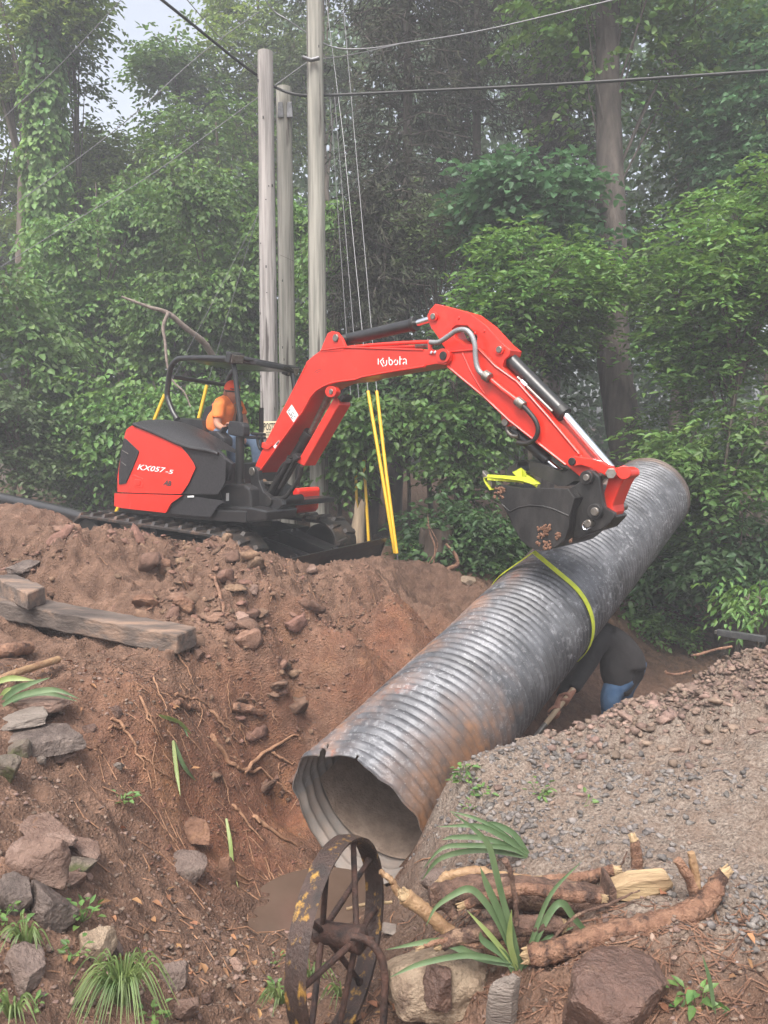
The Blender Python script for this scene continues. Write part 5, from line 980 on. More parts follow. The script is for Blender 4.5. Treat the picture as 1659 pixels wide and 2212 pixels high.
log('stick', 'thin grey twig crossing over the curved log', [(930, 640), (1010, 560), (1120, 520), (1230, 470)], [.007, .008, .007, .004], BARK, .03, ends=False, cat='stick')
log('stick', 'crooked thin branch lying in front of the fork', [(1150, 690), (1240, 650), (1330, 660), (1425, 645)], [.006, .008, .008, .005], PEEL, .04, ends=False, cat='stick')
log('branch', 'slim reddish branch poking out below the flaking log', [(500, 660), (580, 640), (680, 655), (790, 640)], [.012, .016, .018, .016], BARKR, .05)
log('stick', 'short dark twig leaning by the upright stub', [(1120, 440), (1160, 400), (1185, 340)], [.008, .007, .004], BARK, .38, ends=False, cat='stick')
log('branch', 'brown root piece between the curved log and the red-brown boulder', [(950, 720), (1040, 705), (1130, 668)], [.014, .018, .014], BARKR, .02)
log('stick', 'white barkless stick lying in the puddle behind the wheel', [(240, 535), (300, 520), (395, 512)], [.008, .01, .009], PALE, .5, ends=False, cat='stick')
for lab, pts, r, l in (('short thick log end at the frame edge below the ties', [cL(-40, 570), cL(60, 560), cL(150, 550)], .045, .05), ('pale peeled stick lying over the iris leaves', [cL(-60, 755), (cL(100, 690)), cL(305, 622)], .022, .06)):
    q = [G(*p, l) for p in pts]; E = empty('log' if r > .03 else 'stick', q[1] - ZU * r, lab, 'log' if r > .03 else 'stick'); MB().tube(smoothline(q, 6), [r] * 13, 12, True, .1, 4).build('bark', BARKR if r > .03 else PEEL, E, 0, 60); d = q[2] - q[1]; d /= np.linalg.norm(d); MB().tube([q[2], q[2] + d * .02], [r * .9, r * .3], 10, True, .4, 3).build('broken_end', PALE, E)
# -- roots in the bank
def root(label, pts, th, cr=cH, lift=.02, m=ROOT, taper=.35, group='roots hanging from the cut bank'):
    g_ = [G(*cr(*p)) for p in pts]
    q = smoothline([p + np.array([0, -.5, .5]) * lift * (1 if 0 < i < len(g_) - 1 else .3) for i, p in enumerate(g_)], 6); D = np.mean([p[1] for p in g_]); r = th * .45 / F * D / 2 * (1.15 if th < 30 else .95)
    rr = np.random.default_rng(int(pts[0][0] * 7 + pts[0][1])); q = [p + rr.normal(size=3) * min(r * .5, .005) for p in q]
    hh = height(np.array(q)[:, :2]); q = [np.array([p[0], p[1], max(p[2], h_ + (r * .6 + .008) * (1 if 0 < i < len(q) - 1 else -.6))]) for i, (p, h_) in enumerate(zip(q, hh))]
    tag(MB().tube(q, list(np.linspace(r, r * taper, len(q))), 7, True, .15, 3).build('exposed_root', m, None, 0, 60), label, 'root', group)
SR = 'thin brown root dangling down the reddish cut bank'
for lab, pts, th in [('long root with a kink running down the red slope', [(525, 1035), (590, 1085), (640, 1170), (680, 1260), (720, 1370)], 15), ('short side root crossing the kinked root', [(515, 1092), (560, 1086), (612, 1078)], 13), (SR, [(665, 940), (720, 1060), (772, 1150)], 13), (SR, [(730, 830), (760, 930), (805, 1060)], 11), ('root curling from under the tie end', [(770, 692), (830, 730), (890, 800), (915, 880)], 11), (SR, [(1000, 1000), (1080, 1090), (1165, 1190)], 12), ('thick knobbly root low on the bank near the culvert mouth', [(1000, 1120), (1070, 1220), (1150, 1290), (1260, 1300), (1400, 1410)], 22), ('forked root rising from the knobbly root', [(1160, 1290), (1260, 1200), (1390, 1120), (1430, 1145)], 19), (SR, [(1290, 1195), (1340, 1230), (1410, 1262)], 13), (SR, [(1130, 1040), (1150, 1100), (1172, 1170)], 9), (SR, [(830, 925), (900, 945), (960, 960), (1005, 992)], 13), (SR, [(670, 1220), (760, 1290), (880, 1360)], 9), (SR, [(690, 980), (740, 1090), (760, 1150)], 8), (SR, [(945, 960), (960, 1020), (935, 1080)], 8), (SR, [(1080, 870), (1085, 940), (1095, 1010)], 7), (SR, [(1320, 1250), (1325, 1300), (1330, 1350)], 8)]: root(lab, pts, th)
for lab, pts, th in [('stout root stub with a torn pale tip jutting from the bank', [(1105, 985), (1170, 1000), (1245, 1015)], 52), ('stubby root in the middle of the root tangle', [(830, 985), (880, 995), (935, 990)], 42)]: root(lab, pts, th, lift=.06, m=BARKR, taper=.75, group='root stubs in the bank')
for lab, pts, th in [('root sliding down beside the culvert mouth', [(1100, 262), (1160, 330), (1250, 440)], 15), ('dark stick-like root ending at the culvert rim', [(1195, 308), (1290, 390), (1420, 460)], 22), (SR, [(1040, 120), (1075, 180), (1090, 262)], 9), (SR, [(1255, 510), (1280, 580), (1320, 650)], 9), (SR, [(1120, 580), (1160, 610), (1240, 630)], 8)]: root(lab, pts, th, cQ)
root('pale forked root lying on the spoil heap', [(1000, 360), (1040, 440), (1070, 560)], 18, cH, .05, BARKR, .6, None); root('thin stick on the heap beside the long tie', [(690, 530), (760, 490), (820, 458)], 10, cH, .03, BARKR, .6, None)
# fine hair roots: uncounted
mb = MB(); rr = np.random.default_rng(11)
for k in range(150):
    p = cH(rr.normal(960, 190), rr.normal(1010, 130)); a = G(*p); l = rr.uniform(.05, .22); q = [a, a + np.array([rr.normal() * .03, -.02, -.3 * l]), a + np.array([rr.normal() * .06, -.03, -.9 * l])]; mb.tube(q, [.003, .002, .001], 4, False)
tag(mb.build('fine_roots', ROOT), 'fine hair roots fringing the cut bank', 'roots', kind='stuff')
# stump, snag, bits beyond the trench
def snag(label, name, p0, p1, Y, r0, r1, m, seed, jag=.25):
    a, b = onY(p0, Y), onY(p1, Y); a = a.copy(); E = empty(name, (a[0], a[1], gz(a[0], a[1]) - .05), label, 'stump'); rr = random.Random(seed); n = 16; k = 8; vs = []
    a[2] = gz(a[0], a[1]) - .05; sp = [1 + .35 * rr.uniform(-1, 1) for _ in range(n)]; top = [rr.uniform(-1, 1) * jag * (r0 * 4) for _ in range(n)]
    for j in range(k + 1):
        t = j / k; c = a + (b - a) * t; r = r0 * (1 + .3 * math.exp(-t * 6)) * (1 - t) + r1 * t
        for i in range(n): an = 2 * math.pi * i / n; vs.append(c + np.array([math.cos(an), math.sin(an), 0]) * r * (1 + (sp[i] - 1) * math.exp(-t * 4) + .06 * rr.uniform(-1, 1)) + ZU * top[i] * max(0, t - .6) * 2.5)
    vs.append(b - ZU * r0); fs = [(j * n + i, j * n + (i + 1) % n, (j + 1) * n + (i + 1) % n, (j + 1) * n + i) for j in range(k) for i in range(n)] + [(k * n + i, k * n + (i + 1) % n, len(vs) - 1) for i in range(n)]
    MB().add(vs, fs).build('trunk', m, E, 0, 50); return E
SNAG = mat('splintered_wood', (.2, .15, .1), (.38, .29, .2), rough=.9, scale=14, stretch=(1, 1, .12), bump=.9, bscale=40)
DBARK = mat('dark_trunk_bark', (.035, .024, .018), (.085, .06, .045), rough=.95, scale=14, stretch=(1, 1, .2), bump=1, bscale=30)
snag('pale splintered stump with a jagged top beside the blade', 'broken_stump', cE(385, 960), cE(405, 812), 10.2, .12, .075, SNAG, 3, .35)
snag('broad dark stump at the trench edge behind bare roots', 'tree_stump', cE(680, 1050), cE(690, 885), 9.6, .24, .2, DBARK, 4, .04)
for lab, pts, th in (('twisted bare root sticking up in front of the dark stump', [(690, 1052), (735, 1035), (765, 1020), (757, 985), (735, 960), (722, 945)], .03), ('thin dead sapling rising past the dark stump', [(672, 1050), (682, 960), (662, 900), (655, 835)], .012), ('thin arching twig leaning on the dark stump', [(640, 1050), (690, 960), (675, 905), (650, 870)], .008)):
    tag(MB().tube(smoothline([onY(cE(*p), 9.15) for p in pts], 6), [th] * 3 + list(np.linspace(th, th * .5, (len(pts) - 1) * 6 - 2)), 8, True, .1, 2).build('dead_branch', BARKR, None, 0, 60), lab, 'branch')
q0, q1 = P(*cM(1296, 322), 7.3), P(*cM(1640, 372), 7.0); d = q1 - q0; L_ = np.linalg.norm(d); d /= L_; s2 = np.cross(d, ZU); s2 /= np.linalg.norm(s2)
GBAR = mat('dark_grey_bar', (.07, .07, .075), (.12, .12, .12), rough=.5, metal=.5, scale=20)
br = empty('metal_bar', (q0 + q1) / 2, 'dark grey metal bar sticking out over the gravel heap', 'bar'); MB().box((q0 + q1) / 2, (L_, .05, .06), (d, s2, np.cross(s2, d))).build('channel', GBAR, br, .006); MB().box(q0 - d * .012, (.024, .035, .035), (d, s2, np.cross(s2, d))).build('end_pin', STL, br, .004)
for lab, pts in (('long bare stick poking out above the gravel heap', [(1104, 492), (1200, 470), (1290, 445), (1400, 425)]), ('crooked root tip showing over the gravel heap edge', [(918, 600), (935, 618), (1010, 625), (1110, 600)])):
    q = [P(*cM(*p), 6.95) for p in pts]; tag(MB().tube(smoothline(q, 5), .012, 7, True, .2, 1).build('stick', BARKR, None, 0, 60), lab, 'stick')
tag(MB().tube(smoothline([P(-60, 1062, 11.2), P(0, 1076, 11), P(130, 1104, 10.6), P(240, 1135, 10.2)], 8), .08, 14).build('drain_pipe', BLK, None, 0, 60), 'black drain pipe lying behind the spoil heap at the far edge', 'pipe')
dead = empty('dead_branch', P(*cT(720, 1350), 11.8), 'broken grey dead limb pointing left above the canopy', 'branch')
DEADW = mat('dead_grey_wood', (.15, .12, .1), (.26, .21, .18), rough=.9, scale=12, stretch=(1, .3, 1), bump=.6, bscale=30)
MB().tube(smoothline([P(*cT(525, 1282), 11.6), P(*cT(640, 1325), 11.7), P(*cT(725, 1352), 11.8), P(*cT(800, 1415), 12), P(*cT(880, 1480), 12.3), P(*cT(930, 1560), 12.6)], 6), list(np.linspace(.018, .06, 31)), 10, True, .1, 5).build('limb', DEADW, dead, 0, 60)
MB().tube(smoothline([P(*cT(728, 1350), 11.75), P(*cT(705, 1410), 11.7), P(*cT(712, 1470), 11.7), P(*cA(640, 200), 11.7), P(*cA(700, 350), 11.7), P(*cA(800, 450), 11.7), P(*cA(860, 590), 11.7)], 6), list(np.linspace(.03, .01, 37)), 8, True, .12, 6).build('hanging_piece', DEADW, dead, 0, 60)
# -- puddle
wv = PZ(690, 1985, -.965); mb = MB(); th_ = np.linspace(0, 2 * math.pi, 40, endpoint=False)
mb.add([(wv[0] + .42 * math.cos(a), wv[1] + .1 + .42 * math.sin(a), -.985) for a in th_], [tuple(range(40))])
WAT = mat('muddy_water', (.085, .055, .04), (.11, .073, .054), rough=.05, scale=3, bump=.05, bscale=25)
tag(mb.build('water', WAT), 'brown muddy puddle below the culvert mouth', 'water', kind='structure')
# ------------------------------------------------------------------ leaves and small plants
def leafmesh(b, d, n, L_, W_, fold=.25, droop=.12):
    """arrays: base, direction, rough normal -> 6-vertex folded leaves"""
    d = d / np.linalg.norm(d, axis=1, keepdims=True); s = np.cross(d, n); s /= np.linalg.norm(s, axis=1, keepdims=True) + 1e-9; n = np.cross(s, d)
    L_ = np.broadcast_to(np.asarray(L_, float), (len(b),))[:, None]; W_ = np.broadcast_to(np.asarray(W_, float), (len(b),))[:, None]
    up = n * W_ * fold
    v = np.stack([b, b + d * L_ * .3 + s * W_ * .46 + up, b + d * L_ * .68 + s * W_ * .36 + up * .6 - n * L_ * droop * .4, b + d * L_ - n * L_ * droop, b + d * L_ * .68 - s * W_ * .36 + up * .6 - n * L_ * droop * .4, b + d * L_ * .3 - s * W_ * .46 + up], 1)
    k = np.arange(len(b))[:, None] * 6; f = np.concatenate([k + np.array([[0, 1, 2, 3]]), k + np.array([[0, 3, 4, 5]])])
    return v.reshape(-1, 3), f
def blade_mb(mb, pts, w, seed=0, cup=.25):
    q = smoothline(pts, 6); n = len(q); vs = []
    for i in range(n):
        t = q[min(i + 1, n - 1)] - q[max(0, i - 1)]; t = t / (np.linalg.norm(t) + 1e-9); s = np.cross(t, [0.1, -1, .35]); s /= np.linalg.norm(s) + 1e-9; nn = np.cross(s, t)
        k = i / (n - 1); ww = w * (min(1, .55 + k * 2) if k < .5 else 1) * (1 - max(0, (k - .55) / .45) ** 1.6) + .0006
        vs += [q[i] - s * ww / 2 + nn * ww * cup, q[i], q[i] + s * ww / 2 + nn * ww * cup]
    return mb.add(vs, [(3 * i + k, 3 * i + k + 1, 3 * i + 4 + k, 3 * i + 3 + k) for i in range(n - 1) for k in (0, 1)])
IRIS = mat('iris_leaf', (.07, .125, .052), (.145, .21, .1), rough=.55, scale=7, trans=.2, stretch=(1, 1, .5))
IRISP = mat('iris_leaf_yellowing', (.2, .27, .08), (.3, .35, .14), rough=.5, scale=7, trans=.2)
GRASS = mat('grass_blade', (.08, .13, .035), (.17, .22, .075), rough=.55, scale=9, trans=.2, island=.25)
WEED = mat('weed_leaf', (.08, .16, .04), (.13, .22, .06), rough=.5, scale=14, trans=.25, island=.25)
def iris(label, blades, w, Y, base, cr=cG, dy=None):
    E = empty('iris_plant', onY(cr(*base), Y), label, 'iris plant')
    for i, b in enumerate(blades):
        k = dy[i] if dy else ((i * 37) % 7 - 3) * .018; m_ = len(b); pts = [onY(cr(*p), Y + k * (j / (m_ - 1))) for j, p in enumerate(b)]
        blade_mb(MB(), pts, w * (1 + .25 * math.sin(i * 2.3))).build('leaf_blade', IRISP if i % 6 == 5 else IRIS, E, 0, 80)
Yi = G(*cG(835, 745))[1]
iris('largest iris clump with long arching blades in front of the log pile', [[(828, 735), (800, 620), (765, 500), (740, 400), (715, 315), (660, 258), (588, 206)], [(830, 735), (770, 580), (715, 460), (690, 393)], [(838, 735), (870, 620), (930, 480), (1032, 374)], [(842, 735), (890, 610), (935, 530), (968, 516), (1005, 565), (1065, 628), (1140, 688)], [(820, 735), (745, 570), (690, 492), (650, 466), (600, 485), (540, 530), (508, 592)], [(815, 738), (730, 630), (645, 538)], [(808, 725), (670, 690), (550, 642), (370, 672)], [(806, 715), (650, 690), (490, 718), (384, 766)], [(850, 725), (930, 662), (1020, 652), (1076, 672)], [(846, 740), (920, 800), (975, 840), (998, 842)], [(852, 720), (925, 722), (970, 775)], [(815, 740), (788, 640), (796, 535)], [(800, 745), (770, 690), (700, 640), (690, 610)], [(846, 700), (925, 625), (1010, 594)], [(838, 745), (880, 820), (930, 860), (985, 885)], [(822, 745), (835, 700), (870, 690), (840, 660)]], .02, Yi, (835, 745))
Y2 = G(*cG(850, 365))[1]
iris('flattened iris clump fallen against the culvert side', [[(850, 358), (780, 328), (640, 320), (560, 332), (498, 400)], [(852, 350), (760, 288), (680, 255), (545, 258)], [(852, 346), (750, 268), (670, 228), (585, 205)], [(845, 360), (700, 336), (560, 362), (492, 440)], [(850, 352), (720, 300), (610, 292), (560, 302)], [(850, 355), (760, 310), (690, 296)], [(852, 348), (800, 280), (740, 250), (700, 245)]], .019, Y2, (850, 360))
E = empty('iris_plant', G(*cL(20, 810)), 'iris tuft over the slab stack with blades bent right', 'iris plant')
for i, b in enumerate([[(10, 812), (90, 765), (200, 735), (300, 730), (415, 775)], [(5, 800), (60, 745), (150, 700), (262, 664)], [(20, 815), (120, 760), (250, 745), (405, 788)], [(-5, 800), (30, 740), (60, 715)], [(0, 760), (100, 712), (200, 690)], [(-20, 690), (60, 668), (180, 678)]]):
    Yl = G(*cL(20, 815))[1]; blade_mb(MB(), [onY(cL(*p), Yl + .02 * i) for p in b], .03).build('leaf_blade', IRISP if i in (3, 5) else IRIS, E, 0, 80)
for lab, cr, bs_ in (('two long green blades hanging on the red bank', cH, [[(828, 1150), (842, 1270), (862, 1412)], [(832, 1155), (880, 1270), (935, 1340)]]), ('torn green iris blades caught in the root tangle', cH, [[(760, 1030), (850, 1060), (915, 1118)], [(795, 1040), (870, 1085), (900, 1135)]]), ('single green blade lying down the lower red slope', cQ, [[(1078, 332), (1098, 450), (1108, 555), (1135, 658)]]), ('lone green blade floating at the puddle edge', cQ, [[(1270, 838), (1340, 820), (1420, 795)]])):
    a = G(*cr(*bs_[0][0])); E = empty('leaf_blade_scrap', a, lab, 'leaf')
    for i, b in enumerate(bs_): blade_mb(MB(), [G(*cr(*p)) + np.array([0, -.03, .025]) for p in b], .022).build('leaf_blade', IRISP if i == 0 else IRIS, E, 0, 80)
E = empty('iris_plant', G(*cG(1480, 870)), 'single upright iris blade near the bottom corner', 'iris plant'); Ye = G(*cG(1490, 890))[1]
for b in ([(1480, 900), (1462, 780), (1438, 690)], [(1500, 905), (1515, 880), (1512, 868)]): blade_mb(MB(), [onY(cG(*p), Ye) for p in b], .012).build('leaf_blade', IRIS, E, 0, 80)
def tuft(label, c, n, ln, w, seed, spread=1, m=GRASS):
    a = G(*c); rr = np.random.default_rng(seed); mb = MB()
    for i in range(n):
        an = rr.uniform(0, 2 * math.pi); l = ln * rr.uniform(.5, 1.1); o = np.array([math.cos(an), math.sin(an) * .8, 0]); k = rr.uniform(.3, 1) * spread; b = a + o * ln * .12 * rr.uniform(0, 1)
        mid = b + o * l * .35 * k + ZU * l * .5; tip = b + o * l * .8 * k + ZU * l * (.55 - .75 * k * k) - np.array([0, .25 * l * k, 0]); blade_mb(mb, [b, mid, tip], w)
    tag(mb.build('grass_tuft', m, None, 0, 80), label, 'grass tuft')
tuft('big drooping grass tuft at the bottom between purplish rocks', cQ(580, 1190), 170, .25, .004, 1); tuft('sparse grass tuft above the corner rock', cQ(120, 930), 26, .16, .005, 2); tuft('small grass wisp between wheel rim and pebbles', cQ(1330, 1200), 30, .14, .006, 3); tuft('short grass between the wheel spokes', cW(700, 1950), 18, .12, .005, 4); tuft('grass wisp at the very bottom corner', cQ(60, 1270), 30, .13, .005, 5); tuft('wispy grass beside the lower rim of the wheel', cW(380, 1750), 20, .14, .005, 6)
def weed(label, c, n, size, seed, up=.5, name='weed'):
    a = G(*c); rr = np.random.default_rng(seed); an = rr.uniform(0, 2 * math.pi, n); r = rr.uniform(.1, 1, n)[:, None] * size; o = np.stack([np.cos(an), np.sin(an), 0 * an], 1)
    b = a + o * r * .5 + ZU * (rr.uniform(0, 1, n)[:, None] * size * up); d = o + ZU * rr.uniform(-.2, .6, n)[:, None]; V_, f = leafmesh(b, d, np.tile(ZU, (n, 1)) + rr.normal(size=(n, 3)) * .3, size * rr.uniform(.2, .4, n), size * rr.uniform(.12, .2, n))
    E = empty(name, a, label, 'weed'); me = fastmesh('leaves', V_ - a, f); link('leaves', me, WEED, E)
    mb = MB()
    for i in range(0, n, 3): mb.tube([a, (a + b[i]) / 2 + o[i] * .01, b[i]], .0015, 4, False)
    mb.build('stems', WEED, E)
for w_ in [('bright green leafy weed between the stone pile and beige rock', cQ(390, 815), 22, .13, 1), ('serrated weed at the frame edge by the stone pile', cQ(20, 795), 14, .09, 2), ('low weed under the dark purplish block', cQ(60, 880), 14, .1, 3), ('sprawling weed below the beige rock', cQ(345, 975), 14, .09, 4), ('small weed trailing on the red slope', cQ(590, 255), 16, .12, 5), ('pale weed low on the bottom trickle edge', cQ(1310, 1150), 12, .09, 6), ('leafy weed sprouting where the culvert meets the mound', cG(635, 100), 26, .14, 7), ('grey-green seedling mat on the mound lip', cG(695, 155), 22, .11, 8), ('creeping weed on the sandy mound', cG(890, 150), 18, .12, 9), ('lobed green leaf lying on the sandy mound', cG(1040, 190), 4, .12, 10), ('scattered seedlings near the bottom corner on the mulch', cG(1420, 870), 26, .16, 11), ('tiny weed beside the corner tuft', cQ(160, 1240), 10, .07, 12), ('round leafed weed right of the big grass tuft', cQ(720, 1270), 14, .1, 13), ('small weed just under the culvert lip', cG(660, 195), 10, .08, 14), ('seedling by the trickle below the wheel', cQ(1310, 1010), 8, .06, 15)]: weed(*w_)
# ------------------------------------------------------------------ loose stones, clods and litter (uncounted)
SH1 = [rockshape(100 + i, 1, 7, .16) for i in range(14)]; SH2 = [rockshape(200 + i, 2, 10, .3) for i in range(12)]
def scatter(name, label, pts, sizes, m, shapes, seed, flat=.7, sink=.25, cat='gravel'):
    rr = np.random.default_rng(seed); N_ = len(pts); z = height(pts); Vs, Fs = [], []; off = 0
    for k, (v, f) in enumerate(shapes):
        sel = np.arange(k, N_, len(shapes)); n = len(sel)
        if n == 0: continue
        a = rr.uniform(0, 2 * math.pi, n); t = rr.normal(size=n) * .35; S_ = sizes[sel][:, None] * np.stack([rr.uniform(.7, 1.2, n), rr.uniform(.6, 1, n), rr.uniform(.45, 1, n) * flat], 1) * .5
        w_ = v[None] * S_[:, None]; x, y, zz = w_[..., 0], w_[..., 1], w_[..., 2]
        x, zz = x * np.cos(t)[:, None] - zz * np.sin(t)[:, None], x * np.sin(t)[:, None] + zz * np.cos(t)[:, None]
        X = x * np.cos(a)[:, None] - y * np.sin(a)[:, None] + pts[sel, 0][:, None]; Y = x * np.sin(a)[:, None] + y * np.cos(a)[:, None] + pts[sel, 1][:, None]; Z = zz + (z[sel] + S_[:, 2] * (.8 - 2 * sink))[:, None]
        Vs.append(np.stack([X, Y, Z], -1).reshape(-1, 3)); Fs.append((f[None] + (np.arange(n) * len(v))[:, None, None]).reshape(-1, f.shape[1]) + off); off += n * len(v)
    me = fastmesh(name, np.concatenate(Vs), np.concatenate(Fs)); o = link(name, me, m); return tag(o, label, cat, kind='stuff')
def around(lines, w, n, seed, lo=None):
    rr = np.random.default_rng(seed); out = []
    for i in range(n):
        l = lines[rr.integers(len(lines))]; t = rr.uniform(); a, b = np.asarray(l[0]), np.asarray(l[1]); out.append(a + (b - a) * t + rr.normal(size=2) * w)
    return np.array(out)
def psz(n, lo, hi, seed, p=2.2): return lo + (hi - lo) * np.random.default_rng(seed).uniform(0, 1, n) ** p
GRV = mat('grey_gravel', (.085, .075, .07), (.2, .175, .16), rough=.75, scale=20, island=.4, bump=.4, bscale=80)
GRVB = mat('brown_gravel', (.13, .085, .064), (.225, .155, .12), rough=.8, scale=20, island=.4, bump=.4, bscale=80)
CLOD = mat('loose_clods', (.115, .062, .04), (.215, .125, .085), rough=.9, scale=20, island=.3, bump=.7, bscale=70)
REDCL = mat('red_clods', (.12, .056, .035), (.2, .095, .055), rough=.9, scale=20, island=.3, bump=.7, bscale=70)
pt = around([PILE[:2], PILE[1:], (P(1700, 1385, 5.6)[:2], P(1500, 1465, 5.6)[:2]), (P(1500, 1465, 5.6)[:2], P(1280, 1585, 5.4)[:2])], .36, 11000, 1); scatter('gravel', 'brown gravel covering the heap on the right', pt, psz(len(pt), .014, .08, 2, 2.2), GRVB, SH1, 3)
pt = around([PILE[:2], PILE[1:]], .4, 420, 5); scatter('rubble', 'larger lumps in the gravel heap', pt, psz(len(pt), .05, .15, 6, 3), GRVB, SH2, 7, cat='rubble')
pt = around([(PZ(1080, 1760, -.12)[:2], PZ(1380, 1830, -.05)[:2]), (PZ(1250, 1690, -.06)[:2], PZ(1600, 1700, .05)[:2]), (PZ(1560, 1900, 0)[:2], PZ(1659, 2000, 0)[:2]), (PZ(1050, 1650, -.1)[:2], PZ(1300, 1620, -.05)[:2]), (PZ(1000, 1700, -.2)[:2], PZ(1150, 1800, -.1)[:2])], .13, 2600, 8); scatter('pebbles', 'dark grey pebbles strewn over the sandy mound', pt, psz(len(pt), .008, .052, 9, 2.8), GRV, SH1, 10)
pt = around([(BERM[0], BERM[1]), (BERM[1], BERM[2]), (BERM[2], BERM[3]), (PZ(300, 1310, .42)[:2], PZ(620, 1340, .2)[:2]), (PZ(500, 1320, .3)[:2], PZ(900, 1270, .1)[:2])], .3, 4200, 11); scatter('soil_clods', 'loose earth clods on the spoil heap', pt, psz(len(pt), .008, .06, 12, 3), CLOD, SH1, 13, .8, .35, 'soil')
pt = around([(BERM[0], BERM[1]), (BERM[1], BERM[2]), (PZ(420, 1310, .35)[:2], PZ(640, 1330, .2)[:2]), (PZ(380, 1290, .4)[:2], PZ(560, 1300, .3)[:2])], .28, 330, 14); scatter('earth_lumps', 'bigger broken earth lumps on the spoil heap', pt, psz(len(pt), .06, .26, 15, 3.2), CLOD, SH2, 16, .8, .42, 'soil')
pt = around([(PZ(200, 1560, .05)[:2], PZ(420, 1850, -.6)[:2]), (PZ(400, 1600, -.2)[:2], PZ(560, 1850, -.9)[:2]), (PZ(600, 1480, -.4)[:2], PZ(900, 1400, -.4)[:2]), (PZ(500, 1700, -.7)[:2], PZ(610, 1860, -1)[:2])], .2, 2600, 17); scatter('red_crumbs', 'crumbled red earth on the cut bank', pt, psz(len(pt), .006, .03, 18, 3), REDCL, SH1, 19, .8, .3, 'soil')
pt = around([(PZ(300, 1850, -.5)[:2], PZ(480, 1950, -.75)[:2]), (PZ(250, 2000, -.35)[:2], PZ(560, 2080, -.85)[:2]), (PZ(350, 2150, -.4)[:2], PZ(620, 2130, -.7)[:2]), (PZ(500, 2000, -.85)[:2], PZ(640, 2150, -.7)[:2]), (PZ(20, 2000, -.05)[:2], PZ(250, 2190, -.2)[:2])], .16, 2000, 20); scatter('ditch_pebbles', 'wet mixed pebbles in the ditch bottom', pt, psz(len(pt), .006, .042, 21, 3), GRVB, SH1, 22, .7, .4, 'pebbles')
pt = around([(PZ(1000, 2150, -.25)[:2], PZ(1659, 2150, 0)[:2]), (PZ(1000, 1950, -.2)[:2], PZ(1600, 1960, 0)[:2]), (PZ(0, 1480, .2)[:2], PZ(350, 1480, .1)[:2]), (PZ(0, 1700, .05)[:2], PZ(150, 1780, 0)[:2])], .2, 2400, 23); scatter('crumbs', 'brown soil crumbs on the banks', pt, psz(len(pt), .006, .035, 24, 2.6), GRVB, SH1, 25, .8, .3, 'soil')
# twigs, dry leaves
def sticks(name, label, pts, n_seed, lmin, lmax, m, r=.0025):
    rr = np.random.default_rng(n_seed); mb = MB(); z = height(pts)
    for p, zz in zip(pts, z):
        a = rr.uniform(0, math.pi); l = rr.uniform(lmin, lmax); o = np.array([math.cos(a), math.sin(a)]) * l / 2; q = np.array([p - o, p + rr.normal(size=2) * l * .08, p + o]); hz = height(q)
        mb.tube([(*q[i], hz[i] + .006) for i in range(3)], [r, r * 1.1, r * .6], 4, True)
    tag(mb.build(name, m), label, 'twigs', kind='stuff')
pt = around([(PZ(1000, 2180, -.25)[:2], PZ(1659, 2180, 0)[:2]), (PZ(1200, 2050, -.1)[:2], PZ(1659, 2050, 0)[:2]), (PZ(0, 1440, .2)[:2], PZ(380, 1440, .1)[:2]), (PZ(850, 2100, -.5)[:2], PZ(1000, 2000, -.3)[:2])], .16, 900, 30); sticks('twig_litter', 'fine brown twigs and mulch on the soil', pt, 31, .03, .14, BARKR)
pt = around([(PZ(300, 1600, 0)[:2], PZ(600, 1900, -.95)[:2]), (PZ(400, 1200, .5)[:2], PZ(800, 1280, .2)[:2]), (PZ(300, 2150, -.3)[:2], PZ(640, 2100, -.8)[:2])], .35, 260, 32); sticks('root_litter', 'broken root bits scattered on the slope', pt, 33, .04, .2, ROOT, .003)
pt = around([(PZ(1000, 2150, -.25)[:2], PZ(1659, 2100, 0)[:2]), (PZ(300, 1900, -.5)[:2], PZ(640, 2180, -.6)[:2]), (PZ(0, 1420, .2)[:2], PZ(300, 1480, .1)[:2]), (PZ(0, 2050, 0)[:2], PZ(250, 2190, -.2)[:2]), (PZ(700, 2180, -.6)[:2], PZ(980, 2120, -.3)[:2])], .22, 190, 34)
rr = np.random.default_rng(35); n = len(pt); an = rr.uniform(0, 6.28, n); z = height(pt)
V_, f = leafmesh(np.column_stack([pt, z + .008]), np.stack([np.cos(an), np.sin(an), rr.normal(size=n) * .25], 1), np.tile(ZU, (n, 1)) + rr.normal(size=(n, 3)) * .4, rr.uniform(.02, .06, n), rr.uniform(.012, .035, n), .3, .2)
DRYL = mat('dry_leaf', (.2, .095, .045), (.32, .165, .08), rough=.8, scale=14, island=.4, trans=.15)
tag(link('leaf_litter', fastmesh('leaf_litter', V_, f), DRYL), 'dry orange brown leaf scraps on the ground', 'leaf litter', kind='stuff')
# ------------------------------------------------------------------ woods
def lmat(name, a, b, **k): return mat(name, a, b, rough=.5, scale=.7, island=.35, trans=.32, spec=.4, detail=3, **k)
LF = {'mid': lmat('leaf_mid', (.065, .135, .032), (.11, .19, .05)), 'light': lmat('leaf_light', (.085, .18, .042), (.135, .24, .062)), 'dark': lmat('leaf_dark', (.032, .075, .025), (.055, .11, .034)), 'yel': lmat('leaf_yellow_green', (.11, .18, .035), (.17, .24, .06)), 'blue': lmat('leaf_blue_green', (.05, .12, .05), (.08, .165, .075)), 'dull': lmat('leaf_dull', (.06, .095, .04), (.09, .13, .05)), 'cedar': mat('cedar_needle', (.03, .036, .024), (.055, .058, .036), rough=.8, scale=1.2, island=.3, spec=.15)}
BK1 = mat('tree_bark', (.04, .033, .028), (.1, .082, .07), rough=.95, scale=9, stretch=(1, 1, .16), bump=1, bscale=26)
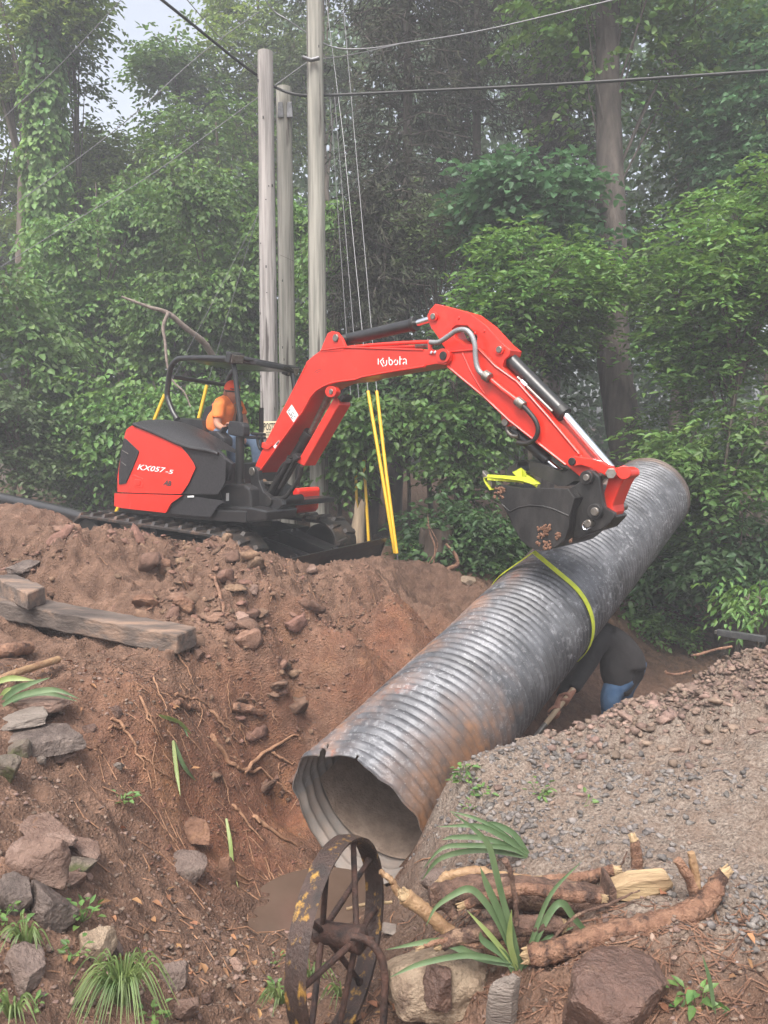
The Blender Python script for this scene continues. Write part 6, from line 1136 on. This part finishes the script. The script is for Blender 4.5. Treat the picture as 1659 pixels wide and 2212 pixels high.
BK2 = mat('sapling_bark', (.07, .055, .042), (.14, .115, .09), rough=.9, scale=12, stretch=(1, 1, .3), bump=.6, bscale=40)
def spray_leaves(c, o, rr, twigs, k, L_, ratio, droop, tw_len):
    """leafy twigs: c centres (n,3), o outward horizontal dirs"""
    n = len(c); side = np.cross(o, ZU); B, Dd, Nn = [], [], []
    for t in range(twigs):
        a = rr.uniform(-1.25, 1.25, n)[:, None]; td = o * np.cos(a) + side * np.sin(a) + ZU * rr.normal(.0, .28, n)[:, None]; ln = tw_len * rr.uniform(.6, 1.2, n)[:, None]
        tc = c + rr.normal(size=(n, 3)) * tw_len * np.array([.35, .35, .22])
        for j in range(k):
            u = (j + .6) / k; b = tc + td * ln * u - ZU * ln * .35 * u * u; sg = 1 if j % 2 else -1; ts = np.cross(td, ZU); ts /= np.linalg.norm(ts, axis=1, keepdims=True) + 1e-9
            d = td * (.55 + .5 * (j == k - 1)) + ts * sg * (.8 if j < k - 1 else .1) - ZU * (droop + rr.normal(0, .25, n)[:, None]); B.append(b); Dd.append(d); Nn.append(np.tile(ZU, (n, 1)) + rr.normal(size=(n, 3)) * .45)
    B = np.concatenate(B); return leafmesh(B, np.concatenate(Dd), np.concatenate(Nn), L_ * rr.uniform(.5, 1.25, len(B)), L_ * ratio * rr.uniform(.6, 1.25, len(B)))
def tree(name, label, px, yt, yb, hw, D, kind='mid', nsp=150, L_=.13, ratio=.55, seed=0, trunk=.07, lobes=9, twigs=4, k=7, droop=.25, base=None, group=None, trunkpts=None, bark=None, shell=.55, dep=.8, tw=None, cat='tree', lean=0, taper=.85, limb=.07):
    rr = np.random.default_rng(1000 + seed); c = P(px, (yt + yb) / 2, D); zt, zb = P(px, yt, D)[2], P(px, yb, D)[2]; R = hw / F * D; cz = (zt + zb) / 2; hz = (zt - zb) / 2
    bx, by = (c[0], c[1]) if base is None else base; g0 = gz(bx, by); foot = np.array([bx, by, g0 - .1]); E = empty(name, foot, label, cat, group)
    # lobes inside the crown
    LC, LR = [], []
    for i in range(lobes):
        for _ in range(60):
            u = rr.uniform(-1, 1, 3)
            if np.linalg.norm(u) < .95: break
        u = u / (np.linalg.norm(u) + 1e-6) * np.linalg.norm(u) ** .5 * .72
        LC.append(np.array([c[0], c[1], cz]) + u * np.array([R, R * dep, hz])); LR.append(rr.uniform(.3, .52) * np.array([R, R * dep, min(hz, R * 1.1)]))
    LC = np.array(LC); LR = np.array(LR); li = rr.integers(lobes, size=nsp); u = rr.normal(size=(nsp, 3)); u /= np.linalg.norm(u, axis=1, keepdims=True); u[:, 2] = np.abs(u[:, 2]) * np.where(rr.uniform(size=nsp) < .72, 1, -1)
    S_ = LC[li] + u * LR[li] * (.35 + .8 * rr.uniform(size=nsp) ** .7)[:, None]
    S_[:, 2] = np.maximum(S_[:, 2], base_h(S_[:, :2]) + .15)
    o = S_ - np.array([c[0], c[1], 0]); o[:, 2] = 0; o = o + rr.normal(size=o.shape) * .25 * R * np.array([1, 1, 0]); o /= np.linalg.norm(o, axis=1, keepdims=True) + 1e-6
    tw = tw or L_ * 3.8
    V_, f = spray_leaves(S_, o, rr, twigs, k, L_, ratio, droop, tw)
    ok = V_[:, 2].reshape(-1, 6).min(1) > -1.6
    link('crown', fastmesh('crown', V_ - foot, f), LF[kind], E)
    top = np.array([c[0] + lean, c[1], cz + hz * .75])
    tp = trunkpts or [foot, foot + (top - foot) * .3 + np.array([rr.normal() * .12, rr.normal() * .1, 0]) * (R * .6), foot + (top - foot) * .65 + np.array([rr.normal() * .15, 0, 0]) * (R * .6), top]
    tp = smoothline(tp, 8); mb = MB(); nT = len(tp); rad = [trunk * (1 - taper * i / (nT - 1)) * (1 + .5 * math.exp(-i / 1.5)) for i in range(nT)]; mb.tube(tp, rad, 12, True, .06, seed)
    tp_ = np.array(tp)
    for i in range(lobes):
        zq = min(LC[i][2] - .2 * hz, top[2]); j = int(np.argmin(np.abs(tp_[:, 2] - (foot[2] + (zq - foot[2]) * .75)))); a = tp_[j]; m_ = a + (LC[i] - a) * .5 + ZU * .12 * np.linalg.norm(LC[i] - a) * rr.uniform(-.3, 1); mb.tube(smoothline([a, m_, LC[i]], 4), list(np.linspace(min(rad[j] * .5, limb) + .004, .008, 9)), 6, False, .05, i)
        for q in S_[li == i][:14]: md = (LC[i] + q) / 2 + rr.normal(size=3) * .06 * R; mb.tube([LC[i], md, q], [.008, .006, .003], 4, False)
    mb.build('trunk', bark or BK2, E, 0, 70); return E
gL, gC, gR = 'young broadleaf trees behind the poles', 'shrubs under the woods', 'leafy bushes right of the boom'
# tall trees
tree('broadleaf_tree', 'hazy tall tree with an ivy-clad trunk at the far left', 60, -330, 330, 190, 17, 'yel', 330, .15, seed=1, trunk=.3, lobes=14, k=8)
def ivy(label, px, y0, y1, D, w, n, seed):
    rr = np.random.default_rng(seed); y = rr.uniform(y0, y1, n); a = rr.uniform(0, 2 * math.pi, n); r = (w / F * D) * (1 + .5 * noise(np.stack([a * 1.5, y * .02], 1), 4)) * rr.uniform(.7, 1.1, n)
    c = np.array([P(px, yy, D) for yy in y]); o = np.stack([np.cos(a), np.sin(a), 0 * a], 1); b = c + o * r[:, None]; V_, f = leafmesh(b, o * .6 - ZU * .8 + rr.normal(size=(n, 3)) * .3, o + ZU * .5, .16, .13); org = np.array([c[0][0], c[0][1], gz(c[0][0], c[0][1])])
    E = empty('climbing_ivy', org, label, 'ivy'); link('foliage', fastmesh('foliage', V_ - org, f), LF['light'], E)
ivy('bright ivy column wrapped round the far left tree trunk', 95, -60, 860, 16.6, 38, 4600, 3)
tree('broadleaf_tree', 'pale tree filling the left frame edge behind the ivy trunk', -10, 60, 720, 110, 20, 'yel', 240, .17, seed=51, trunk=.14, lobes=11)
tree('broadleaf_tree', 'slender hazy tree leaning into the sky gap from the ivy trunk side', 150, -240, 330, 58, 18, 'mid', 120, .15, seed=53, trunk=.1, lobes=9)
tree('broadleaf_tree', 'hazy tree under the sky gap behind the ivy trunk', 180, 250, 620, 110, 22, 'mid', 220, .19, seed=52, trunk=.14, lobes=11)
tree('broadleaf_tree', 'hazy tall tree right of the sky gap', 385, 30, 480, 105, 21, 'mid', 260, .17, seed=2, trunk=.16, lobes=13)
tree('broadleaf_tree', 'hazy tree with sparse top behind the poles', 560, -90, 430, 140, 22, 'yel', 300, .17, seed=3, trunk=.18, lobes=12)
tree('broadleaf_tree', 'pale hazy tree low below the sky gap', 250, 250, 700, 150, 20, 'yel', 280, .17, seed=4, trunk=.14, lobes=12)
tree('broadleaf_tree', 'tree crown filling the gap left of the cedar', 700, -150, 260, 110, 20, 'dull', 180, .16, seed=5, trunk=.15, lobes=9)
tree('broadleaf_tree', 'far tree glimpsed between dead limb and sky gap', 470, 180, 700, 150, 18, 'mid', 260, .15, seed=6, trunk=.15, lobes=12)
# nearer large-leaved trees on the left
tree('mulberry_tree', 'young tree with big drooping pale leaves at left middle', 215, 330, 900, 160, 16.0, 'light', 480, .135, .68, seed=7, trunk=.09, lobes=11, group=gL, droop=.6)
tree('mulberry_tree', 'large-leaved tree directly above the excavator canopy', 420, 320, 900, 160, 15.2, 'mid', 520, .13, .68, seed=8, trunk=.1, lobes=12, group=gL, droop=.6)
tree('mulberry_tree', 'bright drooping-leaved tree seen between the poles', 575, 400, 980, 130, 15.5, 'light', 420, .135, .66, seed=9, trunk=.09, lobes=10, group=gL, droop=.6)
tree('mulberry_tree', 'leafy tree at the frame edge above the drain pipe', 40, 520, 1010, 150, 13.8, 'mid', 260, .16, .62, seed=10, trunk=.08, lobes=11, group=gL, droop=.5)
tree('mulberry_tree', 'dogwood bush hanging right of the tallest pole', 730, 420, 640, 70, 13.2, 'light', 90, .125, .66, seed=36, trunk=.04, lobes=6, droop=.7, group=gL)
tree('shrub', 'large-leaved shrub behind the open canopy frame', 330, 770, 1085, 150, 13.6, 'light', 330, .13, .7, seed=11, trunk=.05, lobes=11, group=gC, droop=.6, cat='shrub')
tree('shrub', 'shrub behind the operator and first pole', 540, 800, 1120, 120, 14.2, 'light', 210, .13, .66, seed=12, trunk=.05, lobes=9, group=gC, droop=.5, cat='shrub')
tree('shrub', 'shadowed shrub above the counterweight', 175, 850, 1120, 150, 13.8, 'mid', 240, .115, .6, seed=13, trunk=.05, lobes=10, group=gC, cat='shrub')
tree('shrub', 'dark brownish shrub at the far left edge', 20, 830, 1110, 110, 12.6, 'dull', 150, .12, .55, seed=14, trunk=.05, lobes=9, group=gC, cat='shrub')
# cedars
def cedar(label, px, yt, yb, hw, D, n, seed, trunk=.17):
    rr = np.random.default_rng(seed); c = P(px, yb, D); zt, zb = P(px, yt, D)[2], P(px, yb, D)[2]; R = hw / F * D; g0 = gz(c[0], c[1]); foot = np.array([c[0], c[1], g0 - .1]); E = empty('cedar_tree', foot, label, 'tree', 'dark cedars behind the boom')
    mb = MB(); top = np.array([c[0] + .2, c[1], zt]); tp = smoothline([foot, foot + (top - foot) * .5 + np.array([.15, 0, 0]), top], 10); mb.tube(tp, [trunk * (1 - .8 * i / 20) for i in range(21)], 10, True, .05, seed)
    B, Dd = [], []; nb = n
    for i in range(nb):
        t = rr.uniform(0, 1); z = zb + (zt - zb) * t; a = rr.uniform(0, 2 * math.pi); l = R * (1 - .45 * t) * rr.uniform(.55, 1.1); o = np.array([math.cos(a), math.sin(a), 0]); p0 = np.array([c[0] + .2 * t, c[1], z]); p2 = p0 + o * l - ZU * l * rr.uniform(-.05, .4); p1 = (p0 + p2) / 2 + ZU * l * .1
        mb.tube([p0, p1, p2], [.022, .014, .005], 5, False); m_ = 46; u = rr.uniform(.2, 1.05, m_)[:, None]; q = p0 * (1 - u) ** 2 + 2 * p1 * u * (1 - u) + p2 * u * u; B.append(q + rr.normal(size=(m_, 3)) * np.array([.13, .13, .1])); Dd.append(o * .6 - ZU * .6 + rr.normal(size=(m_, 3)) * .7)
        for _ in range(2): tt = rr.uniform(.3, .9); q = p0 * (1 - tt) ** 2 + 2 * p1 * tt * (1 - tt) + p2 * tt * tt; mb.tube([q, q + o * .2 + rr.normal(size=3) * .2, q + o * .3 - ZU * .2 + rr.normal(size=3) * .3], [.008, .005, .002], 4, False)
    B = np.concatenate(B); V_, f = leafmesh(B, np.concatenate(Dd), rr.normal(size=B.shape), .17 * rr.uniform(.6, 1.2, len(B)), .035)
    link('crown', fastmesh('crown', V_ - foot, f), LF['cedar'], E); mb.build('trunk', BK1, E, 0, 70)
cedar('tallest dark cedar just right of the tall pole', 850, -260, 640, 190, 14.6, 250, 20); cedar('dark cedar behind the arm elbow', 1000, -200, 560, 170, 16.2, 220, 21); cedar('low dark cedar with bare twigs under the boom', 800, 430, 960, 150, 12.8, 190, 22, .1); cedar('shadowed cedar behind the big oak trunk', 1190, -120, 560, 150, 17.5, 170, 23)
# right side
ot = [P(1420, 1110, 11.6), P(1355, 960, 11.8), P(1325, 760, 12), P(1322, 500, 12.2), P(1315, 250, 12.4), P(1310, -60, 12.6), P(1300, -500, 13)]; ot[0][2] = gz(ot[0][0], ot[0][1]) - .1
tree('oak_tree', 'big leaning oak trunk with furrowed bark behind the culvert end', 1330, -520, 330, 330, 12.8, 'mid', 330, .15, .7, seed=24, trunk=.3, lobes=14, base=(ot[0][0], ot[0][1]), trunkpts=ot, bark=BK1, taper=.5, limb=.018)
tree('maple_tree', 'young maple with pale upright leaves left of the oak trunk', 1150, 330, 640, 110, 11.8, 'blue', 150, .15, .8, seed=25, trunk=.05, lobes=8, droop=.1)
tree('shrub', 'flowering yellow-green shrub under the cedar', 940, 400, 640, 120, 12.6, 'dull', 130, .1, .55, seed=26, trunk=.05, lobes=9, cat='shrub')
tree('bush', 'bright green bush behind the arm and bucket cylinder', 1150, 500, 830, 155, 10.8, 'light', 330, .115, .47, seed=27, trunk=.05, lobes=14, twigs=4, k=8, droop=.05, group=gR, cat='bush')
tree('bush', 'tallest bright bush at the right frame edge', 1590, 380, 900, 195, 10.0, 'light', 500, .115, .47, seed=28, trunk=.06, lobes=16, k=8, droop=.0, group=gR, cat='bush')
tree('bush', 'shaded bush right of the culvert end', 1580, 800, 1220, 150, 9.6, 'mid', 230, .12, .5, seed=29, trunk=.05, lobes=10, k=7, droop=.15, group=gR, cat='bush')
tree('bush', 'twiggy sparse bush over the culvert end', 1480, 820, 1060, 80, 10.9, 'mid', 50, .1, .5, seed=30, trunk=.04, lobes=9, k=6, droop=.1, group=gR, cat='bush')
tree('broadleaf_tree', 'tall tree with sky gaps at the top right', 1520, -260, 380, 230, 17, 'blue', 330, .15, .7, seed=31, trunk=.17, lobes=14)
tree('broadleaf_tree', 'tall tree behind the oak, left of its trunk', 1190, -260, 300, 170, 21, 'mid', 240, .17, .7, seed=32, trunk=.17, lobes=11)
tree('broadleaf_tree', 'dark tree closing the wood behind the right bushes', 1480, 220, 800, 230, 14.5, 'mid', 360, .15, .7, seed=33, trunk=.14, lobes=14)
tree('broadleaf_tree', 'tree at the edge behind the tallest bright bush', 1690, 0, 620, 150, 12.5, 'blue', 240, .14, .7, seed=34, trunk=.13, lobes=9)
# understorey
tree('shrub', 'broad-leaved shrub behind the bright yellow guards', 800, 850, 1080, 110, 11.6, 'mid', 95, .13, .62, seed=40, trunk=.04, lobes=8, group=gC, droop=.5, cat='shrub')
tree('shrub', 'shadowed leafy shrub left of the bucket', 985, 770, 1190, 120, 11.4, 'mid', 150, .12, .62, seed=41, trunk=.04, lobes=10, group=gC, droop=.3, cat='shrub')
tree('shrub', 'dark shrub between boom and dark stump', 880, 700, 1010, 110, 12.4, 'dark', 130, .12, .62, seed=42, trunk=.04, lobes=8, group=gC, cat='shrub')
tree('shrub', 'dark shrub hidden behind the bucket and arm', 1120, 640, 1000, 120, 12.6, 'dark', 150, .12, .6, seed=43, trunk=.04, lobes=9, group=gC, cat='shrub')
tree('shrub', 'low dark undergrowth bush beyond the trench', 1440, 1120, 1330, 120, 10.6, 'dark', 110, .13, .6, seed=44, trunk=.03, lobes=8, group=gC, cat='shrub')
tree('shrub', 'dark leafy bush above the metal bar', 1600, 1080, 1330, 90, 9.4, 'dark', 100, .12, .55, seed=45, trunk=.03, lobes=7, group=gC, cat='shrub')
tree('shrub', 'fresh green sprig hanging over the gravel heap', 1640, 1235, 1330, 48, 7.6, 'light', 16, .1, .42, seed=46, trunk=.015, lobes=4, droop=.7, k=7, cat='shrub')
tree('shrub', 'weedy low bush in the creek bed behind the bent person', 1420, 1370, 1480, 70, 10.2, 'mid', 60, .08, .6, seed=47, trunk=.02, lobes=6, cat='shrub')
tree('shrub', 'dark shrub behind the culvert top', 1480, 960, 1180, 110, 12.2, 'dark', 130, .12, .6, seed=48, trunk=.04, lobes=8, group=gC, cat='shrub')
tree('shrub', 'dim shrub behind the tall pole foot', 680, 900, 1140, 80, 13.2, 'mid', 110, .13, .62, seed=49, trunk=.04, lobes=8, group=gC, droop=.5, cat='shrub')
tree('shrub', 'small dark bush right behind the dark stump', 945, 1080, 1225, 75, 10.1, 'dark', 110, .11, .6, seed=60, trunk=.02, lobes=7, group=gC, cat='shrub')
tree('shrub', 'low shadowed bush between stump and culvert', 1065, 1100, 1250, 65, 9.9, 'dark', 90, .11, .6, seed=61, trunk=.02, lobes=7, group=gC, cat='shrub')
# far wood that reads as one mass
rr = np.random.default_rng(77); n = 90000; D = rr.uniform(25, 42, n); px = rr.uniform(-150, 1800, n)
top = 330 + 140 * noise(np.stack([px * .006, 0 * px], 1), 5) + 60 * noise(np.stack([px * .03, 0 * px], 1), 6) - 320 * np.clip((px - 520) / 300, 0, 1); top = np.where((px > 215) & (px < 345), np.maximum(top, 330), top)
py = top + (1230 - top) * rr.uniform(0, 1, n); a = (px - CX) / F; b = -(py - CY) / F; B = np.stack([a, cs + b * sn, b * cs - sn], 1) * D[:, None] + np.array([0, 0, CZ]); gr = base_h(B[:, :2]); B = B[B[:, 2] > gr + .1]
V_, f = leafmesh(B, rr.normal(size=B.shape) - ZU * .3, rr.normal(size=B.shape) + ZU, .34 * rr.uniform(.6, 1.3, len(B)), .24)
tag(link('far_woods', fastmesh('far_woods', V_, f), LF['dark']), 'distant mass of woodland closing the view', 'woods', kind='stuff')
# ground cover in the shade
pt = np.stack([rr.uniform(.2, 8, 3600), rr.uniform(8.9, 15, 3600)], 1); pt = pt[(pt[:, 1] > 9.1 + np.clip(pt[:, 0], 0, 2) * .5) & ((pt[:, 1] > 10.3) | (pt[:, 0] > 4.0) | (pt[:, 0] < 1.9))]; z = base_h(pt); an = rr.uniform(0, 6.28, len(pt)); V_, f = leafmesh(np.column_stack([pt, z + rr.uniform(.03, .25, len(pt))]), np.stack([np.cos(an), np.sin(an), 0 * an + .1], 1), np.tile(ZU, (len(pt), 1)) + rr.normal(size=(len(pt), 3)) * .4, .1 * rr.uniform(.6, 1.3, len(pt)), .06)
tag(link('ground_cover', fastmesh('ground_cover', V_, f), LF['mid']), 'low green ground cover in the shaded creek bed', 'ground cover', kind='stuff')
# ------------------------------------------------------------------ misty air
hz_ = MB().box((0, 20, 9), (130, 90, 27)); h = bpy.data.materials.new('mist'); h.use_nodes = True; N = h.node_tree.nodes; N.remove(N['Principled BSDF']); v = N.new('ShaderNodeVolumePrincipled')
v.inputs['Color'].default_value = (.92, .93, .97, 1); v.inputs['Density'].default_value = .0065; v.inputs['Anisotropy'].default_value = .0; h.node_tree.links.new(v.outputs[0], N['Material Output'].inputs['Volume'])
hm = hz_.build('haze', h); tag(hm, 'pale mist hanging in the woods', 'haze', kind='stuff')
